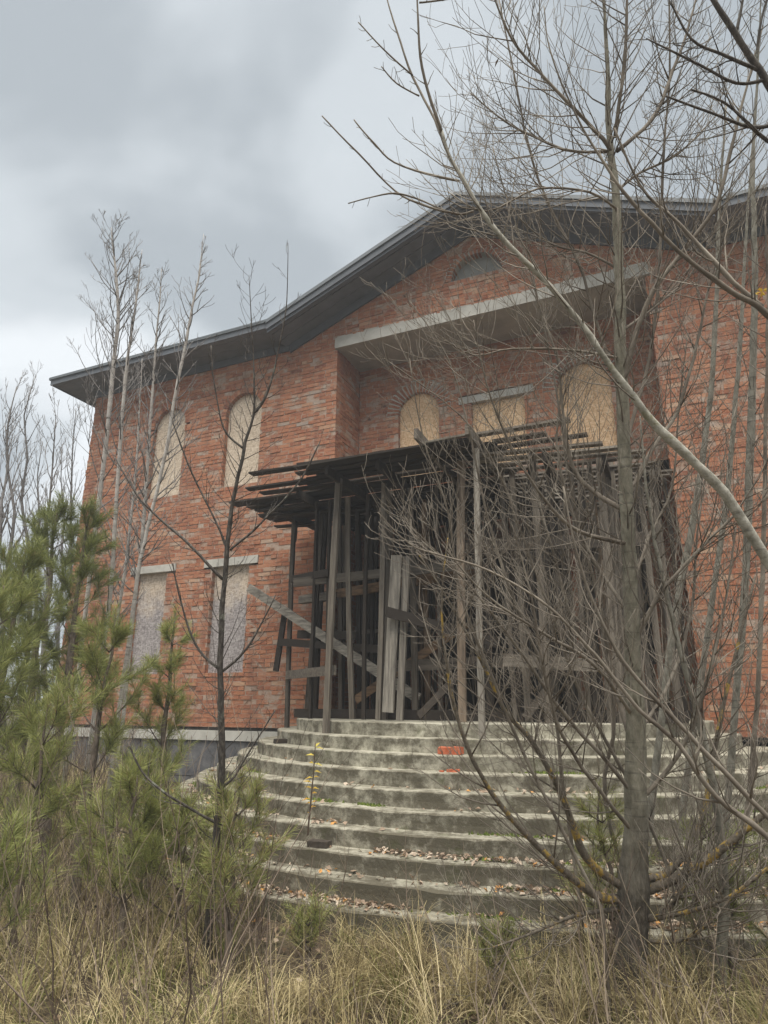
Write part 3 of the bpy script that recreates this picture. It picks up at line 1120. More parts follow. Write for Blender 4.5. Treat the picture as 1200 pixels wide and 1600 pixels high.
beam('ledger', (-5.2, -1.0, 2.72), (-4.2, -1.0, 2.66), 0.12, 0.05, 0.22, side=(0, 0, 1))
beam('ledger', (-5.55, -0.95, 2.62), (-3.6, -1.3, 2.42), 0.11, 0.06, 0.12, side=(0, 0, 1))
beam('ledger', (-3.3, -1.95, 2.85), (-1.9, -1.7, 2.42), 0.13, 0.06, 0.14, side=(0, 0, 1))
bq0, bq1 = onY(388, 918, -0.94), onY(655, 1092, -1.38)
beam('brace', bq0, bq1, 0.135, 0.03, 0.80, side=(0, 0, 1), mat=M['woodx'])
beam('brace', (-5.62, -0.92, 2.18), (-5.50, -0.92, 3.10), 0.085, 0.04, 0.10)
beam('brace', (-4.2, -1.0, 1.75), (-2.5, -1.05, 2.75), 0.12, 0.03, 0.96, side=(0, 0, 1), mat=M['woodx'])
beam('brace', (-2.9, -1.9, 1.56), (-2.2, -1.75, 2.25), 0.09, 0.03, 0.3)
beam('brace', (-1.6, -1.9, 1.55), (-0.5, -1.6, 2.9), 0.09, 0.03, 0.4)
# stringers reaching out from the wall, their ends standing proud at the front
for (x, y0, z0, y1, z1, tn) in ((-5.42, 0.9, 4.64, -1.35, 4.67, .25), (-4.75, 0.9, 4.64, -1.9, 4.66, .22), (-3.92, 0.9, 4.64, -2.55, 4.69, .30), (-3.2, .9, 4.64, -2.5, 4.69, .2),
                                (-2.50, 0.9, 4.66, -2.92, 4.83, .55), (-1.86, 0.9, 4.60, -2.95, 4.76, .58), (-1.1, 0.9, 4.56, -2.35, 4.52, .3),
                                (-0.45, 0.9, 4.54, -2.1, 4.46, .3), (0.12, 0.9, 4.52, -1.5, 4.46, .3)):
    beam('stringer', (x, y0, z0), (x, y1, z1), 0.13, 0.05, tn, mat=M['wood'], side=(0, 0, 1))
# deck boards, lengthwise; ragged left ends; gaps towards the right
dr = random.Random(9)
y = -2.62
k = 0
while y < 0.92:
    w = dr.uniform(0.10, 0.15)
    # left half: close-laid dark boards
    f = (y + 2.62) / 3.5
    if y < -1.7:
        xl = -4.35 + dr.uniform(-0.15, 0.25) - max(0, (y + 2.3)) * 0.7
    else:
        xl = -5.75 + dr.uniform(-.45, .15)
    xr = -1.80 + dr.uniform(-0.1, 0.25)
    if y > -0.15:
        xl = max(xl, RX0 + 0.05)
    zoff = 0.027 * (k % 2)
    beam('deck_board', (xl, y, DZ + 0.012 + zoff + dr.uniform(-.01, .01)), (xr, y + dr.uniform(-.02, .02), DZ + 0.015 + zoff), w, 0.024, dr.uniform(0.08, 0.32), side=(0, 1, 0), bow=dr.uniform(-.015, .015))
    y += w - 0.02 if dr.random() < 0.93 else w + .02
    k += 1
for (xa, y, z, xb, zb, w) in ((-5.2, -2.45, 4.74, -3.4, 4.78, .14), (-5.5, -2.1, 4.66, -3.9, 4.72, .13), (-5.35, -1.95, 4.62, -4.0, 4.66, .14), (-5.7, -1.4, 4.53, -4.3, 4.58, .14),
                             (-5.85, -1.2, 4.50, -4.6, 4.53, .13), (-5.6, -0.9, 4.55, -4.0, 4.56, .12), (-6.0, -0.55, 4.52, -4.7, 4.5, .13), (-4.5, -2.3, 4.82, -2.6, 4.83, .15)):
    beam('deck_board', (xa, y, z + .11), (xb, y + .03, zb + .05), w, 0.024, dr.uniform(0.08, 0.3), side=(0, 1, 0))
# right half: open-laid boards, sagging
y = -2.35
k = 0
while y < 0.9:
    w = dr.uniform(0.085, 0.12)
    xl = -1.95 + dr.uniform(-0.12, 0.2)
    xr = 0.18 + dr.uniform(-0.15, 0.2) - (0.8 * max(0, -1.7 - y))
    if y > -0.1:
        xr = min(xr, RX1 - .06)
    zz = 4.62 + dr.uniform(-.012, .012)
    beam('deck_board', (xl, y, zz + .03), (xr, y + dr.uniform(-.03, .03), zz - 0.06), w, 0.026, dr.choice((.3, .5, .62, .7, .78)), side=(0, 1, 0), bow=dr.uniform(-.02, .02))
    y += w + dr.uniform(0.07, 0.14)
    k += 1
for (xa, y, z, xb, zb, tn) in ((-1.85, -2.5, 4.86, -0.75, 4.86, .6), (-1.7, -2.35, 4.80, -1.05, 4.80, .55), (-1.9, -2.2, 4.78, -0.6, 4.77, .35)):
    beam('deck_board', (xa, y, z), (xb, y, zb), 0.11, 0.026, tn, side=(0, 1, 0))
# pale flap of sheeting on the deck's front edge
beam('deck_board', (-2.48, -2.66, 4.80), (-1.86, -2.70, 4.80), 0.16, 0.02, 0.84, side=(0, 1, .3))

# ------------------------------------------------------------------ loose bricks and blocks on the treads
def brick_obj(name, loc, rot, size, tint, label, mat=None):
    m_ = MB()
    m_.box((-size[0] / 2, -size[1] / 2, 0), (size[0] / 2, size[1] / 2, size[2]), tint, 0.004)
    o = m_.build(name, mat or M['loose_brick'], None, False, Vector((0, 0, 0)))
    o.location = loc
    o.rotation_euler = rot
    return tag(o, label, name.replace('_', ' ').split(' ')[-1])


m, nt, b = mat_new('loose_brick', 0.85)
n2 = noise_(nt, wpos(nt), 30, 4, 0.65)
nt.links.new(ramp(nt, n2, [(0.35, (0.36, 0.085, 0.04)), (0.7, (0.50, 0.17, 0.09))]), b.inputs['Base Color'])
bump(nt, b, n2, 0.5, 0.005)
M['loose_brick'] = m


def on_tread(i, px, py, d):
    """a spot on tread i near a picture point, d metres out from the riser behind it"""
    z = LANDING - RISE * i
    p = onZ(px, py, z)
    a, b_ = ell(i - 1)
    y = -b_ * math.sqrt(max(0.0, 1 - ((p.x - CX) / a) ** 2)) - d
    r_ = ray(px, py)
    k = (y - CAM.y) / r_.y
    return Vector((CAM.x + r_.x * k, y, z + 0.003))


p = on_tread(2, 696, 1178, 0.085)
brick_obj('loose_brick', p, (0, 0, 0.06), (0.135, 0.115, 0.07), .5, 'left of two orange bricks lying together on an upper step')
p = on_tread(2, 715, 1179, 0.095)
brick_obj('loose_brick', p, (0, 0, -0.1), (0.10, 0.115, 0.072), .5, 'right of two orange bricks lying together on an upper step')
p = on_tread(3, 708, 1206, 0.10)
brick_obj('brick_shard', p, (0, 0, 0.3), (0.13, 0.05, 0.022), .5, 'flat orange brick shard on the step below the two bricks')
p = on_tread(3, 690, 1205, 0.12)
brick_obj('brick_shard', p, (0, 0, -0.2), (0.05, 0.03, 0.012), .5, 'tiny orange brick crumb left of the flat shard')
p = on_tread(7, 499, 1322, 0.12)
brick_obj('timber_block', p, (0, 0, 0.05), (0.20, 0.11, 0.05), .35, 'short dark timber block among leaves on a lower step', M['wood'])
p = on_tread(2, 440, 1161, 0.10)
brick_obj('timber_block', p, (0, 0, 0.75), (0.20, 0.12, 0.05), .2, 'short dark timber block at the left end of the upper steps', M['wood'])

# ------------------------------------------------------------------ fallen leaves, moss
lr = random.Random(77)
lm = MB()


def leaf_poly(mb, c, size, r, tint, tilt=0.5):
    a = r.uniform(0, 6.28)
    n_ = Vector((r.gauss(0, tilt), r.gauss(0, tilt), 1)).normalized()
    t = n_.orthogonal().normalized()
    t = (Matrix.Rotation(a, 3, n_) @ t)
    s = n_.cross(t)
    cu = r.uniform(0.0, 0.35) * size
    L, W = size, size * r.uniform(0.5, 0.8)
    p = [c - t * L * .5, c - s * W * .5 + n_ * cu, c + t * L * .55 + n_ * cu * .4, c + s * W * .5 + n_ * cu * .8, c]
    n0 = len(mb.v)
    mb.v.extend([tuple(q) for q in p])
    for q in ((0, 1, 4), (1, 2, 4), (2, 3, 4), (3, 0, 4)):
        mb.f.append(tuple(n0 + k for k in q))
        mb.t.append(tint)


for i in range(3, 10):
    a0, b0 = ell(i - 1)
    z = LANDING - RISE * i
    dens = (0, 0, 0, 80, 320, 320, 600, 1700, 2500, 2600)[i]
    for _ in range(dens):
        an = lr.uniform(0.1, math.pi - 0.1)
        cl = noise.noise(Vector((an * 3.2, i * 9.3, 1))) + noise.noise(Vector((an * 9, i * 2.3, 5))) * .6
        if cl < (0.15 if i < 7 else -0.25) and lr.random() < 0.9:
            continue
        off = abs(lr.gauss(0, 0.075)) + 0.015
        if off > 0.2:
            continue
        c = Vector((CX - (a0 + off * 1.2) * math.cos(an), -(b0 + off) * math.sin(an), z + 0.008 + lr.random() * 0.03 * max(0, 1 - off / .12)))
        leaf_poly(lm, c, lr.uniform(0.03, 0.068), lr, min(1, max(0, lr.gauss(.6, .25))), 0.45)
for _ in range(5200):
    x, y = lr.uniform(-9.5, 3.2), lr.uniform(-7.4, -0.4)
    if ((x - CX) / 5.5) ** 2 + (y / 4.42) ** 2 < 1:
        continue
    leaf_poly(lm, Vector((x, y, gz(x, y) + 0.01 + lr.random() * .03)), lr.uniform(0.03, 0.07), lr, min(1, max(0, lr.gauss(.45, .25))), 0.5)
tag(lm.build('fallen_leaves', M['leaf'], None, False, Vector((0, 0, 0))), 'dry brown fallen leaves scattered over the steps and the ground', 'leaves', kind='stuff')

mm_ = MB()
for i in range(3, 10):
    a0, b0 = ell(i - 1)
    z = LANDING - RISE * i
    for _ in range((0, 0, 0, 3, 3, 3, 4, 5, 5, 5)[i]):
        an = lr.uniform(0.25, math.pi - 0.3)
        L = lr.uniform(0.03, 0.09)
        for _k in range(90):
            a2 = an + lr.gauss(0, L / 2.2)
            off = abs(lr.gauss(0, 0.03)) + .004
            h = lr.uniform(0.008, 0.03)
            c = Vector((CX - (a0 + off) * math.cos(a2), -(b0 + off) * math.sin(a2), z))
            s = lr.uniform(0.008, 0.02)
            q = lr.uniform(0, 6.28)
            v1, v2 = Vector((math.cos(q), math.sin(q), 0)) * s, Vector((-math.sin(q), math.cos(q), 0)) * s
            top = c + Vector((lr.gauss(0, .006), lr.gauss(0, .006), h))
            for A, B in ((v1, v2), (v2, -v1), (-v1, -v2), (-v2, v1)):
                mm_.face([c + A, c + B, top], lr.random())
tag(mm_.build('moss', M['moss'], None, False, Vector((0, 0, 0))), 'small green moss cushions in the corners of the steps', 'moss', kind='stuff')

# ------------------------------------------------------------------ grass
gr = random.Random(101)
gm = MB()


def blade(mb, base, L, w, az, lean, droop, tint, segs=4):
    d = Vector((math.cos(az), math.sin(az), 0))
    s = Vector((-d.y, d.x, 0))
    pts = []
    ang = lean
    p = Vector(base)
    n0 = len(mb.v)
    for k in range(segs + 1):
        f = k / segs
        ww = w * (1 - f * 0.85) * 0.5
        if k == segs:
            mb.v.append(tuple(p))
        else:
            mb.v.append(tuple(p - s * ww))
            mb.v.append(tuple(p + s * ww))
        p = p + (d * math.sin(ang) + Vector((0, 0, 1)) * math.cos(ang)) * (L / segs)
        ang += droop / segs
    for k in range(segs - 1):
        a = n0 + 2 * k
        mb.f.append((a, a + 1, a + 3, a + 2))
        mb.t.append(tint)
    a = n0 + 2 * (segs - 1)
    mb.f.append((a, a + 1, a + 2))
    mb.t.append(tint)


def on_steps(x, y, g=0.0):
    return ((x - CX) / (5.56 + g)) ** 2 + (min(y, 0) / (4.46 + g)) ** 2 < 1 or y > -0.05


tufts = 0
while tufts < 1450:
    x, y = gr.uniform(-11.5, 3.6), gr.uniform(-7.6, -0.2)
    q = project((x, y, 0.2))
    if on_steps(x, y, 0.02) or q is None or q[0] < -250 or q[0] > 1450 or q[1] > 1900:
        continue
    dn = noise.noise(Vector((x * 0.9, y * 0.9, 8.0)))
    if dn < -0.12 and gr.random() < 0.8:
        continue
    tufts += 1
    z = gz(x, y)
    near = q[2] < 6.5
    main_az = gr.uniform(0, 6.28) if gr.random() < .5 else gr.gauss(-1.9, .8)
    hgt = gr.uniform(0.18, 0.62) * (1.15 if dn > 0.1 else 0.9) * (1.3 if (x < -5.2 and y > -4.3) else 1)
    green = gr.random() < (0.36 if q[0] < 380 else 0.12)
    tone = gr.gauss(0.46, 0.25)
    for _ in range(gr.randint(24, 44) if near else gr.randint(12, 20)):
        tn = gr.uniform(.86, 1.0) if green and gr.random() < .7 else min(.83, max(0, gr.gauss(tone, .17)))
        blade(gm, (x + gr.gauss(0, .042), y + gr.gauss(0, .042), z - .01), hgt * gr.uniform(.55, 1.25), gr.uniform(.0035, .0075) if near else gr.uniform(.005, .009),
              main_az + gr.gauss(0, 0.9), abs(gr.gauss(.32, .28)), gr.uniform(0.6, 3.0), tn, 5)
tag(gm.build('dry_grass', M['grass'], None, False, Vector((0, 0, 0))), 'tangled straw-coloured dry grass in front of the steps', 'grass', kind='stuff')

# ------------------------------------------------------------------ trees
def smooth_path(pts, sub=4):
    """Catmull-Rom through a list of (Vector, radius)"""
    out, rad = [], []
    n = len(pts)
    for i in range(n - 1):
        p0 = pts[max(0, i - 1)][0]
        p1, r1 = pts[i]
        p2, r2 = pts[i + 1]
        p3 = pts[min(n - 1, i + 2)][0]
        for k in range(sub):
            t = k / sub
            q = 0.5 * ((2 * p1) + (p2 - p0) * t + (2 * p0 - 5 * p1 + 4 * p2 - p3) * t * t + (3 * p1 - p0 - 3 * p2 + p3) * t ** 3)
            out.append(q)
            rad.append(r1 + (r2 - r1) * t)
    out.append(pts[-1][0])
    rad.append(pts[-1][1])
    for i in range(1, len(out) - 1):
        q = out[i] * 6.0
        out[i] = out[i] + Vector((noise.noise(q), noise.noise(q + Vector((9, 0, 0))), noise.noise(q + Vector((0, 9, 0))) * .4)) * min(rad[i] * 0.8, .009)
        rad[i] += min(rad[i] * .16, .004) * noise.noise(q * 1.7)
    return out, rad


def px_path(pts, depth, ws=1.0):
    """pts: (px, py, width in photo px[, extra depth]) -> smoothed 3-D path at a real distance"""
    out = []
    for q in pts:
        d = depth + (q[3] if len(q) > 3 else 0)
        out.append((at(q[0], q[1], d), q[2] * ws * d / FPX / 2))
    return smooth_path(out)


def twig(mb, start, d, L, r, rg, level, up=0.5, nseg=5, tint=0.5, wander=0.13, child=(2, 4), rmin=0.0014, spread=0.75, sides=None):
    """a curved twig with side twigs"""
    path, rad = [start], [r]
    p = Vector(start)
    dd = Vector(d).normalized()
    for k in range(nseg):
        f = (k + 1) / nseg
        dd = (dd + Vector((rg.gauss(0, wander), rg.gauss(0, wander), rg.gauss(0, wander * .6) + up / nseg))).normalized()
        p = p + dd * (L / nseg)
        path.append(p.copy())
        rad.append(max(rmin, r * (1 - 0.78 * f)))
    mb.tube(path, rad, sides or (5 if r > 0.012 else (4 if r > 0.005 else 3)), tint, cap=(r > 0.004))
    if level > 0:
        n = rg.randint(*child)
        for j in range(n):
            f = rg.uniform(0.2, 0.95)
            i = min(nseg - 1, int(f * nseg))
            q = path[i].lerp(path[i + 1], f * nseg - i)
            t = (path[i + 1] - path[i]).normalized()
            s = Vector((rg.gauss(0, 1), rg.gauss(0, 1), rg.gauss(0, .6)))
            s = (s - t * s.dot(t))
            if s.length < 1e-3:
                continue
            s.normalize()
            nd_ = t * math.cos(spread) + s * math.sin(spread)
            twig(mb, q, nd_, L * rg.uniform(.3, .6) * (1.05 - 0.4 * f), max(rmin, rad[i] * 0.58), rg, level - 1, up, max(3, nseg - 1), tint, wander, child, rmin, spread)


def along(mb, path, rad, n, L, rg, level=1, f0=0.15, f1=1.0, up=0.6, spread=0.8, rr=0.5, child=(2, 4), taper=0.55, bias=None, rmax=0.01, rmin=0.0014, planar=0.0):
    """side twigs along a limb"""
    m = len(path)
    for j in range(n):
        f = f0 + (f1 - f0) * (j + rg.random()) / n
        i = min(m - 2, int(f * (m - 1)))
        q = path[i].lerp(path[i + 1], f * (m - 1) - i)
        t = (path[i + 1] - path[i]).normalized()
        s = Vector((rg.gauss(0, 1), rg.gauss(0, 1), rg.gauss(0, .5)))
        if bias is not None:
            s += Vector(bias)
        s = s - t * s.dot(t)
        if s.length < 1e-3:
            continue
        s.normalize()
        sp = spread * rg.uniform(.75, 1.25)
        d = t * math.cos(sp) + s * math.sin(sp)
        twig(mb, q, d, L * rg.uniform(.6, 1.3) * (1 - taper * f), max(rmin, min(rmax, rad[i] * rr)), rg, level, up, 5, child=child, rmin=rmin)


def tree(name, label, cat, base, group=None):
    return thing(name, base, label, cat, group)


# --- A: the thick tree at the right front ------------------------------------------------------
tA = random.Random(1)
D = 4.0
trunk_px = [(985, 1660, 62), (984, 1560, 55), (988, 1450, 52), (990, 1380, 53), (993, 1320, 42), (994, 1200, 35), (992, 1100, 31), (988, 1000, 27), (984, 880, 25), (978, 760, 23),
            (973, 650, 22), (970, 560, 20), (969, 470, 18), (967, 408, 16), (961, 292, 14), (952, 222, 11), (950, 150, 9), (949, 88, 7), (943, 0, 5), (938, -70, 3), (936, -130, 1.5)]
pA, rA = px_path(trunk_px, D)
t = tree('bare_tree', 'tall bare tree with a thick dark foot at the right front of the steps', 'tree', (pA[0].x, pA[0].y, gz(pA[0].x, pA[0].y)))
split = 25
def furrowed(mb, path, rad, sides=44, step=0.022, amp=0.16):
    """a stem with deep bark ridges"""
    pts, rr_ = [], []
    for a_, b_, r0, r1 in zip(path, path[1:], rad, rad[1:]):
        n = max(1, int((b_ - a_).length / step))
        for k in range(n):
            pts.append(a_.lerp(b_, k / n))
            rr_.append(r0 + (r1 - r0) * k / n)
    n0 = len(mb.v)
    acc = 0.0
    for i, p in enumerate(pts):
        acc += (pts[i] - pts[i - 1]).length if i else 0
        for k in range(sides):
            an = 6.28318 * k / sides
            cx_, cy_ = math.cos(an), math.sin(an)
            w_ = noise.noise(Vector((cx_ * 3.6, cy_ * 3.6, acc * 5.0))) * .55 + noise.noise(Vector((cx_ * 9, cy_ * 9, acc * 13.0 + 4)))
            q = rr_[i] * (1 + amp * (abs(w_) ** .6 - .45))
            mb.v.append((p.x + cx_ * q, p.y + cy_ * q, p.z))
    for i in range(len(pts) - 1):
        for k in range(sides):
            k2 = (k + 1) % sides
            mb.f.append((n0 + i * sides + k, n0 + i * sides + k2, n0 + (i + 1) * sides + k2, n0 + (i + 1) * sides + k))
            mb.t.append(.5)


m_ = MB()
furrowed(m_, pA[:split + 1], [q * .9 for q in rA[:split + 1]])
m_.build('trunk_foot', M['bark_old'], t, True)
m_ = MB()
rA = [q * .9 for q in rA]
m_.tube(pA[split - 1:], rA[split - 1:], 10)
m_.build('trunk', M['bark_old'], t, True)
limbs = [
    [(957, 240, 9), (930, 204, 8, -.05), (850, 122, 6, -.1), (800, 60, 5, -.15), (765, -20, 3, -.2)],
    [(964, 236, 9), (1019, 187, 8, .05), (1045, 128, 7, .1), (1071, 58, 5, .15), (1092, -20, 3, .2)],
    [(961, 215, 8), (975, 105, 7, -.1), (980, 0, 5, -.15), (984, -60, 3, -.2)],
    [(951, 237, 7), (880, 233, 6, .1), (790, 190, 4, .2), (735, 145, 2, .3)],
    [(966, 610, 8), (935, 510, 7, .1), (902, 408, 6, .2), (850, 303, 5, .3), (827, 233, 5, .3), (809, 146, 4, .3), (780, 0, 3, .3)],
    [(968, 620, 11), (1010, 475, 10, -.1), (1065, 395, 9, -.15), (1118, 322, 8, -.2), (1142, 235, 7, -.2), (1160, 160, 5, -.2), (1192, 40, 3, -.2)],
    [(975, 700, 8), (1015, 560, 7, .2), (1030, 420, 6, .25), (1037, 233, 5, .3), (1046, 117, 4, .3), (1045, -20, 3, .3)],
    [(962, 300, 6), (1000, 270, 5, .1), (1060, 240, 4, .1), (1120, 180, 2, .2)],
    [(968, 330, 6), (920, 300, 5, -.2), (840, 295, 4, -.3), (760, 330, 3, -.4), (700, 300, 2, -.4)],
    [(968, 420, 6), (915, 395, 5, .1), (860, 380, 4, .2), (800, 325, 3, .2), (770, 230, 2, .2)],
    [(968, 520, 6), (1035, 470, 5, .2), (1085, 420, 4, .3), (1130, 330, 3, .3), (1150, 260, 2, .3)],
    [(980, 800, 11), (930, 770, 10, .1), (895, 730, 8, .15), (880, 650, 6, .15), (870, 560, 5, .1), (840, 470, 4, .1), (830, 400, 2, .1)],
    [(983, 850, 9), (905, 830, 8, -.2), (850, 780, 6, -.3), (800, 700, 5, -.4), (760, 600, 4, -.5), (740, 500, 2, -.5)],
    [(980, 780, 10), (1020, 700, 9, .2), (1060, 640, 8, .25), (1090, 535, 6, .3), (1110, 440, 4, .3), (1150, 330, 2, .3)],
    [(968, 560, 6), (900, 548, 5, -.2), (800, 545, 4, -.3), (740, 555, 3, -.35), (680, 520, 2, -.4)],
]
m_ = MB()
for L in limbs:
    p, r = px_path(L, D, .78)
    m_.tube(p, r, 6)
    along(m_, p, r, 27, 0.9, tA, 1, 0.12, 1.0, up=0.75, rr=0.55, child=(3, 5), rmax=0.0046)
along(m_, pA, rA, 60, 1.05, tA, 1, 0.30, 1.0, up=0.7, spread=0.9, rr=0.3, child=(3, 5), rmax=0.0055)
m_.build('branches', M['bark_twig'], t, True)
low = [
    [(965, 1405, 18), (930, 1398, 16, -.1), (880, 1360, 13, -.25), (800, 1280, 10, -.4), (740, 1190, 8, -.5), (705, 1080, 6, -.55), (690, 960, 4, -.6), (700, 840, 2, -.6)],
    [(972, 1385, 16), (915, 1340, 15, -.1), (885, 1260, 12, -.15), (840, 1170, 9, -.2), (790, 1110, 8, -.2), (740, 1010, 6, -.2), (690, 920, 4, -.2), (650, 860, 2, -.2)],
    [(1000, 1395, 17), (1050, 1375, 16, -.1), (1105, 1345, 15, -.2), (1160, 1300, 13, -.3), (1230, 1240, 10, -.4), (1300, 1150, 5, -.4)],
    [(1002, 1375, 15), (1040, 1365, 14, .1), (1075, 1325, 13, .2), (1100, 1270, 11, .25), (1115, 1180, 9, .3), (1140, 1060, 7, .35), (1180, 900, 4, .4)],
    [(996, 1430, 10), (1035, 1430, 9, -.1), (1070, 1380, 6, -.15), (1080, 1330, 4, -.2)],
    [(995, 1470, 8), (1060, 1470, 7, -.2), (1110, 1440, 5, -.3), (1150, 1390, 3, -.3)],
    [(970, 1420, 9), (900, 1430, 7, -.1), (840, 1455, 5, -.2), (770, 1480, 3, -.3)],
    [(1000, 1440, 9), (1090, 1420, 8, -.3), (1150, 1395, 6, -.5), (1230, 1330, 4, -.6)],
]
m_ = MB()
for L in low:
    p, r = px_path(L, D, .85)
    m_.tube(p, r, 7)
m_.build('low_limbs', M['bark_lichen'], t, True)
m_ = MB()
for L in low:
    p, r = px_path(L, D, .85)
    along(m_, p, r, 24, 0.9, tA, 2, 0.2, 1.0, up=0.8, rr=0.5, child=(2, 3), rmax=0.0052)
mids = [
    [(990, 1300, 9), (940, 1240, 8, -.2), (880, 1150, 7, -.35), (850, 1050, 6, -.45), (830, 930, 5, -.5), (800, 820, 3, -.5)],
    [(992, 1240, 9), (930, 1170, 8, -.1), (870, 1100, 7, -.2), (800, 1000, 5, -.3), (720, 900, 4, -.4), (640, 830, 2, -.4)],
    [(990, 1180, 9), (960, 1080, 8, .2), (900, 980, 6, .3), (860, 850, 5, .35), (830, 740, 3, .4), (790, 650, 2, .4)],
    [(990, 1120, 8), (930, 1040, 7, -.3), (850, 990, 6, -.45), (760, 930, 4, -.6), (690, 850, 2, -.7)],
    [(993, 1260, 9), (1060, 1180, 8, -.1), (1100, 1080, 7, -.2), (1130, 960, 5, -.2), (1150, 820, 3, -.2)],
    [(990, 1150, 8), (1040, 1080, 7, .2), (1080, 960, 6, .3), (1090, 830, 4, .3), (1110, 700, 2, .3)],
    [(988, 1010, 8), (1030, 930, 7, -.1), (1090, 860, 6, -.2), (1150, 800, 4, -.2), (1210, 700, 2, -.2)],
    [(986, 960, 8), (930, 880, 7, .2), (890, 790, 6, .3), (870, 690, 4, .3), (880, 590, 2, .3)],
    [(984, 930, 7), (1010, 850, 6, .3), (1050, 760, 5, .4), (1060, 640, 3, .4), (1075, 520, 2, .4)],
]
for L in mids:
    p, r = px_path(L, D, .8)
    m_.tube(p, r, 6)
    along(m_, p, r, 28, 0.95, tA, 1, 0.1, 1.0, up=0.65, rr=0.55, child=(3, 5), rmax=0.0046)
m_.build('brush', M['bark_twig'], t, True)
# a few last leaves
m_ = MB()
leaf_poly(m_, at(777, 97, 3.9), 0.06, tA, 0.1, 1.5)
o = m_.build('leaf', M['leaf'], t)

# --- B: pale limb leaning in from the right ----------------------------------------------------
tB = random.Random(2)
D = 3.1
pB, rB = px_path([(1560, 1900, 46), (1450, 1500, 40), (1340, 1130, 32), (1255, 960, 26), (1200, 877, 23), (1130, 770, 22), (1050, 690, 20), (1005, 640, 17), (960, 580, 14), (880, 470, 12), (800, 390, 11),
                  (760, 340, 10), (730, 290, 9), (705, 250, 8), (690, 205, 7)], D, .72)
t = tree('bare_tree', 'pale smooth-barked stem leaning up to the left across the house front', 'tree', (pB[0].x, pB[0].y, gz(pB[0].x, pB[0].y)))
m_ = MB()
m_.tube(pB, rB, 9)
m_.build('trunk', M['bark_pale'], t, True)
m_ = MB()
for L in ([(690, 207, 6), (668, 140, 5, -.03), (655, 70, 4, -.05), (652, 0, 3, -.05), (650, -60, 2, -.05)],
          [(700, 240, 5), (680, 190, 4, .05), (645, 120, 4, .1), (620, 50, 3, .12), (600, -20, 2, .15)],
          [(718, 283, 4), (680, 275, 4), (617, 254, 3, .05), (585, 225, 3, .05), (553, 187, 2, .05)],
          [(700, 332, 4), (660, 320, 4, .0), (617, 298, 3, .05), (560, 240, 3, .05), (503, 181, 2, .05)],
          [(740, 330, 4), (720, 335, 4), (692, 328, 3), (650, 310, 3), (617, 302, 3, -.05), (580, 308, 2, -.05), (544, 318, 2, -.05)],
          [(645, 118, 3), (600, 78, 2.5), (560, 35, 2)], [(655, 150, 3), (620, 130, 2.5), (596, 104, 2)],
          [(655, 4, 3), (690, 0, 2.5), (725, -6, 2)]):
    p, r = px_path(L, D)
    m_.tube(p, r, 5)
    along(m_, p, r, 7, 0.09, tB, 0, 0.15, 1.0, up=0.5, rr=0.5, rmax=0.004)
along(m_, pB, rB, 34, 0.8, tB, 1, 0.5, 0.97, up=1.0, spread=0.8, rr=0.35, child=(1, 3), rmax=0.0048)
m_.build('branches', M['bark_twig'], t, True)

# --- C: the near bough in the upper right corner, with a long whippy stem lower down ---------------
tC = random.Random(3)
D = 2.6
pC, rC = px_path([(1640, 1500, 44), (1520, 1000, 36), (1400, 560, 28), (1290, 290, 20), (1200, 132, 14), (1160, 70, 12), (1115, 0, 10), (1080, -50, 8), (1040, -120, 4)], D, .75)
t = tree('bare_tree', 'dark near bough slanting through the upper right corner', 'tree', (pC[0].x, pC[0].y, gz(pC[0].x, pC[0].y)))
m_ = MB()
m_.tube(pC, rC, 8)
m_.build('trunk', M['bark_dark'], t, True)
m_ = MB()
for L in ([(1185, 110, 6), (1130, 85, 5), (1080, 60, 4), (1045, 0, 3)], [(1195, 125, 6), (1150, 130, 5), (1090, 100, 4), (1010, 60, 2)],
          [(1225, 190, 7), (1180, 200, 6), (1120, 180, 4), (1040, 150, 3)], [(1260, 250, 7), (1200, 220, 6, -.1), (1130, 160, 4, -.1), (1080, 140, 3, -.1)],
          [(1150, 55, 5), (1160, 0, 4), (1165, -60, 2)], [(1180, 100, 5), (1190, 30, 4), (1210, -40, 2)]):
    p, r = px_path(L, D)
    m_.tube(p, r, 5)
    along(m_, p, r, 6, 0.3, tC, 1, 0.2, 1.0, up=0.6, rr=0.5, rmax=0.004, child=(1, 2))
m_.build('branches', M['bark_dark'], t, True)

tC2 = random.Random(13)
D = 2.9
pC, rC = px_path([(1500, 1640, 24), (1330, 1440, 18), (1200, 1308, 14), (1120, 1245, 12), (1060, 1165, 11), (1000, 1110, 9), (960, 1060, 8), (900, 990, 7), (840, 935, 6), (760, 890, 5), (690, 868, 4), (640, 850, 3), (590, 800, 2)], D, .7)
t = tree('bare_sapling', 'dark whippy stem arching low from the right edge over the steps', 'sapling', (pC[0].x, pC[0].y, gz(pC[0].x, pC[0].y)))
m_ = MB()
m_.tube(pC, rC, 7)
m_.build('trunk', M['bark_twig'], t, True)
m_ = MB()
along(m_, pC, rC, 26, 0.55, tC2, 1, 0.2, 1.0, up=0.9, rr=0.5, child=(1, 3), rmax=0.006)
p, r = px_path([(1330, 1440, 10), (1240, 1320, 9), (1150, 1225, 8), (1050, 1120, 7), (975, 1035, 6), (935, 960, 5), (900, 860, 4), (880, 760, 3)], D + .05)
m_.tube(p, r, 5)
along(m_, p, r, 12, 0.5, tC2, 1, 0.2, 1.0, up=0.9, rr=0.5, child=(1, 3), rmax=0.006)
m_.build('branches', M['bark_twig'], t, True)

